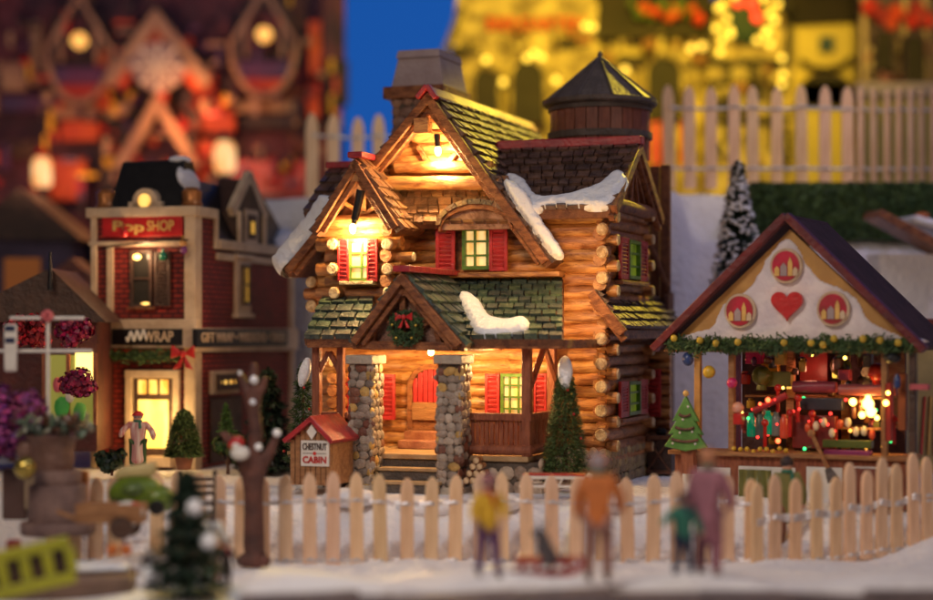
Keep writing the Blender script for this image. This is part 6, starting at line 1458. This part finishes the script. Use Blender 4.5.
m_ = MB(); a, b_ = T_(820, 51, -.12), T_(834, 36, -.12); m_.span((a.x, -.12, a.z), (b_.x, -.08, b_.z)); m_.build('flag', mat('flagblue', (.01, .05, .10), None, 5, .6, .1), S)
m_ = MB(); m_.tube([T_(800, 60, -.15), T_(812, 68, -.15), T_(827, 70, -.15), T_(842, 66, -.15), T_(852, 58, -.15)], .05, 8); m_.build('iron_bracket', M['castle_dark'], S)
m_ = MB(); m_.prism([T_(784, 24, -.2), T_(862, 20, -.2), T_(862, -40, .4), T_(784, -40, .4)], (0, 1.5, 0)); m_.build('roof', M['castle_dark'], S)
f, S, T_ = far('dark_tower', 'dark tower with red flower boxes at the upper right', 905, 13.0)
arch_wall(T_, ((866, 280), (866, -40), (990, -40), (990, 280)), ((884, 50, 16, 40), (915, 60, 18, 50)), 0, 2, mat('dusk_wall', (.14, .09, .12), (.08, .05, .07), 2, .7, .3), 'tower_wall', S)
for px in (864, 905, 925): m_ = MB(); m_.cyl(T_(px, 90, -.1), T_(px, -30, -.1), .05, .05, 8); m_.build('drain_pipe', M['cream'], S)
for i in range(14):
    m_ = MB(); m_.ball(T_(870 + (i * 29) % 62, 6 + (i * 7) % 18, -.3), random.uniform(.08, .15), 7, 5, .2); m_.build('flower', mat('rg%d' % i, random.choice(((.70, .03, .02), (.65, .08, .02), (.25, .02, .03))), None, 5, .6, .2, emit=(.6, .05, .01), es=.2), S)
f, S, T_ = far('pale_pavilion', 'pale yellow pavilion wall behind the right stretch of the upper fence', 880, 9.0, 'pavilion')
m_ = MB(); a, b_ = T_(862, 230, 0), T_(980, 96, 0); m_.span((a.x, 0, a.z), (b_.x, .8, b_.z)); m_.build('wall', mat('straw', (.55, .44, .12), None, 2, .7, .2), S)
m_ = MB(); m_.span((a.x - .1, -.1, b_.z), (b_.x, .9, b_.z + .2)); m_.build('cornice', M['grey_block'], S)

random.seed(9)
def relief(T_, S, x0, x1, y0, y1, n, mats, y=-.12):
    for i in range(n):
        c = T_(random.uniform(x0, x1), random.uniform(y0, y1), y); k = random.random(); w_ = random.uniform(.06, .16); m_ = MB()
        if k < .4: m_.box(c, (w_ * 2, .1, w_))
        elif k < .7: m_.box(c, (w_ * .7, .1, w_ * 2.6)); m_.ball(c + V((0, 0, w_ * 1.3)), w_ * .45, 8, 5)
        else: m_.ball(c, w_ * .6, 8, 6)
        m_.build('relief_stone', random.choice(mats), S)
cs, cdk, br_ = M['castle'], M['castle_dark'], M['wood_tan']
for nm, x0, x1, y0, y1, n in (('lit_hall', 456, 598, 32, 66, 20), ('lit_hall', 456, 598, 70, 130, 8), ('gate_house', 606, 702, 36, 60, 26), ('timbered_house', 712, 788, 60, 180, 26), ('yellow_tower', 862, 872, 30, 90, 8), ('dark_tower', 868, 932, 20, 90, 26)):
    S = bpy.data.objects[nm]; f = Fr(S.location.x, S.location.y, 0, S.location.z)
    relief(f.at, S, x0, x1, y0, y1, n, (cs, cs, cdk, br_) if nm != 'dark_tower' else (M['coat_mauve'], M['shutter'], cdk, M['cream']))
# ================================================================== FAR BUILDINGS, LEFT: the red and orange fair front
yf = 15.5
f, S, T_ = far('carousel_palace', 'huge blurred red and orange fairground palace with a starry gable', 165, 15.5, 'fairground building')
mm('fair_wall', (.14, .035, .06), (.03, .015, .04), 1.6, .7, .4, bscale=3)
mm('fair_cream', (.44, .30, .20), (.28, .16, .13), 1.5, .6, .2); mm('fair_orange', (.62, .10, .02), (.32, .02, .02), 1.5, .6, .2); mm('fair_blue', (.04, .04, .14), (.10, .02, .10), 1.5, .6, .2); mm('fair_dark', (.035, .02, .035), None, 2, .6, .2)
def P2(pts, m, name, y=-.0, d=.3, par=S, bev=.03): mb = MB(); mb.prism([T_(a, b, y) for a, b in pts], (0, d, 0)); return mb.build(name, M[m], par, bevel=bev)
P2([(-30, 330), (-30, -40), (338, -40), (338, 330)], 'fair_wall', 'palace_wall', .3, 1.5)
P2([(100, 330), (100, 70), (155, 0), (213, 70), (213, 330)], 'fair_dark', 'centre_front', .1)
for pts in (((155, 6), (102, 78), (112, 88), (155, 28)), ((155, 6), (212, 78), (202, 88), (155, 28))): P2(pts, 'fair_cream', 'gable_band', -1.0, .2)
for pts in (((155, 24), (112, 80), (122, 92), (155, 44)), ((155, 24), (204, 80), (194, 92), (155, 44))): P2(pts, 'fair_orange', 'gable_stripe', -.93, .1)
P2(((124, 62), (140, 44), (158, 42), (178, 46), (192, 62), (178, 82), (158, 94), (140, 84)), 'grey_block', 'star_panel', -1.0, .2)
for a in range(8): m_ = MB(); c = T_(158, 66, -1.05); d = V((math.cos(a * .785), 0, math.sin(a * .785))) * .45; m_.beam(c, c + d, .05, .06, up=Y); m_.build('star_ray', M['white'], S)
for pts in (((156, 92), (112, 165), (124, 170), (156, 112)), ((156, 92), (200, 165), (190, 170), (156, 112))): P2(pts, 'fair_cream', 'porch_rafter', -1.0, .3)
P2(((116, 330), (116, 165), (156, 108), (196, 165), (196, 330)), 'fair_wall', 'porch_front', -.3, .2)
for cx_, cy in ((79, 40), (264, 34)):
    P2([(cx_ + 34 * math.cos(a), cy + 8 + 52 * math.sin(a)) for a in [i * .3142 for i in range(20)]], 'fair_dark', 'turret_face', -.1, .3)
    m_ = MB()
    ring = [T_(cx_ + 33 * math.cos(a), cy + 6 + 56 * math.sin(a) * (1 if math.sin(a) > 0 else .9), -.9) for a in [i * .3142 for i in range(21)]]; m_.tube(ring[:11], .055, 8); m_.build('turret_ring', M['fair_cream'], S)
    P2([(cx_ - 26, cy + 26), (cx_ + 26, cy + 26), (cx_ + 24, cy + 44), (cx_ - 24, cy + 44)], 'fair_blue', 'blue_swag', -.92, .1)
    P2([(cx_ - 22, cy + 44), (cx_ + 22, cy + 44), (cx_ + 14, cy + 56), (cx_ - 14, cy + 56)], 'fair_orange', 'orange_swag', -.93, .1)
    m_ = MB(); q = T_(cx_, cy, -1.0); m_.cyl(q, q + V((0, .1, 0)), .14, .14, 20); m_.build('round_window', curtain('rw%d' % cx_, (1, .58, .14), (.6, .22, .03), 1.3, 9), S)
    P2([(cx_ - 14, cy + 16), (cx_ - 14, cy - 14), (cx_, cy - 26), (cx_ + 14, cy - 14), (cx_ + 14, cy + 16)], 'fair_wall', 'window_bay', -.2, .1)
for i, (x0, y0, x1, y1, m_n) in enumerate(((30, 20, 40, 85, 'fair_cream'), (0, 95, 60, 110, 'fair_blue'), (40, 105, 98, 118, 'fair_cream'), (196, 70, 216, 100, 'fair_orange'), (214, 100, 300, 112, 'fair_cream'), (180, 100, 235, 132, 'fair_orange'), (308, 20, 322, 75, 'fair_orange'), (308, 84, 320, 118, 'fair_orange'), (60, 120, 98, 140, 'fair_orange'), (95, 50, 110, 110, 'fair_orange'), (240, 115, 300, 128, 'fair_dark'),
                                                (198, 140, 215, 190, 'fair_orange'), (250, 140, 290, 165, 'fair_wall'), (230, 160, 306, 200, 'red'), (50, 158, 86, 200, 'fair_orange'), (0, 140, 34, 158, 'wood_dark'), (100, 195, 306, 215, 'fair_dark'), (0, 62, 26, 90, 'fair_cream'), (322, -20, 345, 60, 'fair_wall'), (325, 60, 348, 105, 'fair_dark'))):
    P2(((x0, y1), (x0, y0), (x1, y0), (x1, y1)), m_n, 'ornament_panel', -.3 - .01 * i, .15)
for i in range(80):
    px, py = random.uniform(100, 230), random.uniform(40, 190)
    if (abs(px - 158) < 32 and py < 95) or py < 10 + abs(px - 155) * 1.2: continue
    m_ = MB(); m_.ball(T_(px, py, -.62), random.uniform(.05, .13), 8, 6, .1); m_.build('rosette', random.choice((M['fair_orange'], M['coat_yellow'], M['fair_cream'], M['red'], M['fair_blue'], M['fair_dark'], M['fair_orange'])), S)
l = lamp('window_lamp', 'POINT', (0, 0, 0), 90, (1, .35, .1), .2); l.parent = S; l.location = T_(190, 115, -1.6)
l = lamp('window_lamp', 'POINT', (0, 0, 0), 45, (1, .4, .15), .2); l.parent = S; l.location = T_(60, 160, -1.6)
random.seed(33)
for i in range(170):
    px, py = random.uniform(-10, 338), random.uniform(-10, 215)
    if (px - 158) ** 2 / 1200 + (py - 66) ** 2 / 900 < 1 or min((px - 79) ** 2 + (py - 40) ** 2, (px - 264) ** 2 + (py - 34) ** 2) < 330: continue
    k = random.random(); mt = random.choice(('fair_orange', 'fair_cream', 'fair_cream', 'fair_blue', 'fair_dark', 'fair_dark', 'fair_wall', 'red', 'wood_dark', 'coat_yellow'))
    m_ = MB(); c = T_(px, py, -.75 - random.random() * .1); w_ = random.uniform(.05, .13); h_ = random.uniform(.08, .42)
    if k < .5: m_.box(c, (w_, .1, h_)); m_.ball(c + V((0, 0, h_ / 2)), w_ * .7, 8, 5)
    elif k < .75: m_.box(c, (h_, .1, w_ * .7))
    else: m_.ball(c, w_ * .8, 8, 6)
    m_.build('carved_trim' if i < 95 else 'carved_moulding', M[mt], S)
for cx_, cy in ((79, 40), (264, 34)):
    for sx in (-1, 1):
        m_ = MB(); m_.beam(T_(cx_ + sx * 30, cy + 6, -.95), T_(cx_, cy - 44, -.95), .08, .10, up=Y); m_.build('turret_rafter', M['fair_cream'], S)
        m_ = MB(); m_.beam(T_(cx_ + sx * 18, cy + 22, -.95), T_(cx_ + sx * 18, cy - 18, -.95), .06, .09, up=Y); m_.build('turret_column', M['fair_cream'], S)
lw_ = curtain('lantern_light', (1, .66, .30), (.8, .30, .07), 0.95, 4)
for (px, py, w_, h_, lb) in ((225, 157, 22, 32, 'tall glowing lantern standing right of the palace porch'), (42, 172, 20, 30, 'glowing lantern with a red cap at the left of the palace')):
    f3 = spot(px, py + h_ / 2, 12.5); L3 = f3.root('lantern', lb, 'lantern'); m_ = MB(); hh_ = h_ / FPX * 30.5; ww = w_ / FPX * 30.5
    m_.lathe([(ww * .35, 0), (ww / 2, hh_ * .15), (ww / 2, hh_ * .8), (ww * .3, hh_)], (0, 0, 0), 16); m_.build('glass', lw_, L3)
    m_ = MB(); m_.lathe([(ww * .4, 0), (ww * .3, .08), (0.02, .18)], (0, 0, hh_ * 1.0), 12); m_.build('cap', M['red'] if px < 100 else M['fair_dark'], L3)
    m_ = MB(); m_.cyl((0, 0, -1.3), (0, 0, 0), .06, .06, 8); m_.build('pole', M['fair_dark'], L3)
# middle-distance huts at the left edge
for i, (px, py, wy, w_, h_, c_, lb) in enumerate(((20, 330, 8.0, 1.5, 1.3, (.10, .07, .12), 'dim purple blurred hut at the left edge'), (78, 330, 9.0, .9, 1.0, (.55, .22, .08), 'orange-lit blurred hut left of the gift shop'), (72, 335, 6.5, .7, .7, (.40, .10, .22), 'pink blurred hut beside the gift shop wall'))):
    f = spot(px, py, wy); S = f.root('distant_hut', lb, 'miniature house'); m_ = MB(); m_.span((-w_ / 2, 0, -.6), (w_ / 2, w_, h_)); m_.build('wall', mat('dh%d' % i, c_, tuple(q * .5 for q in c_), 2.5, .7, .3), S)
    m_ = MB(); m_.prism([(-w_ * .6, -.1, h_), (w_ * .6, -.1, h_), (0, -.1, h_ + w_ * .5)], (0, w_ * 1.1, 0)); m_.build('roof', (M['wood_dark'], M['fair_dark'], M['brown_barrel'])[i], S)
    m_ = MB(); m_.span((-w_ * .15, -.02, h_ * .3), (w_ * .2, 0, h_ * .8)); m_.build('window', glow('dhw%d' % i, (.9, .28, .05), (.04, .8, .3)[i]), S)
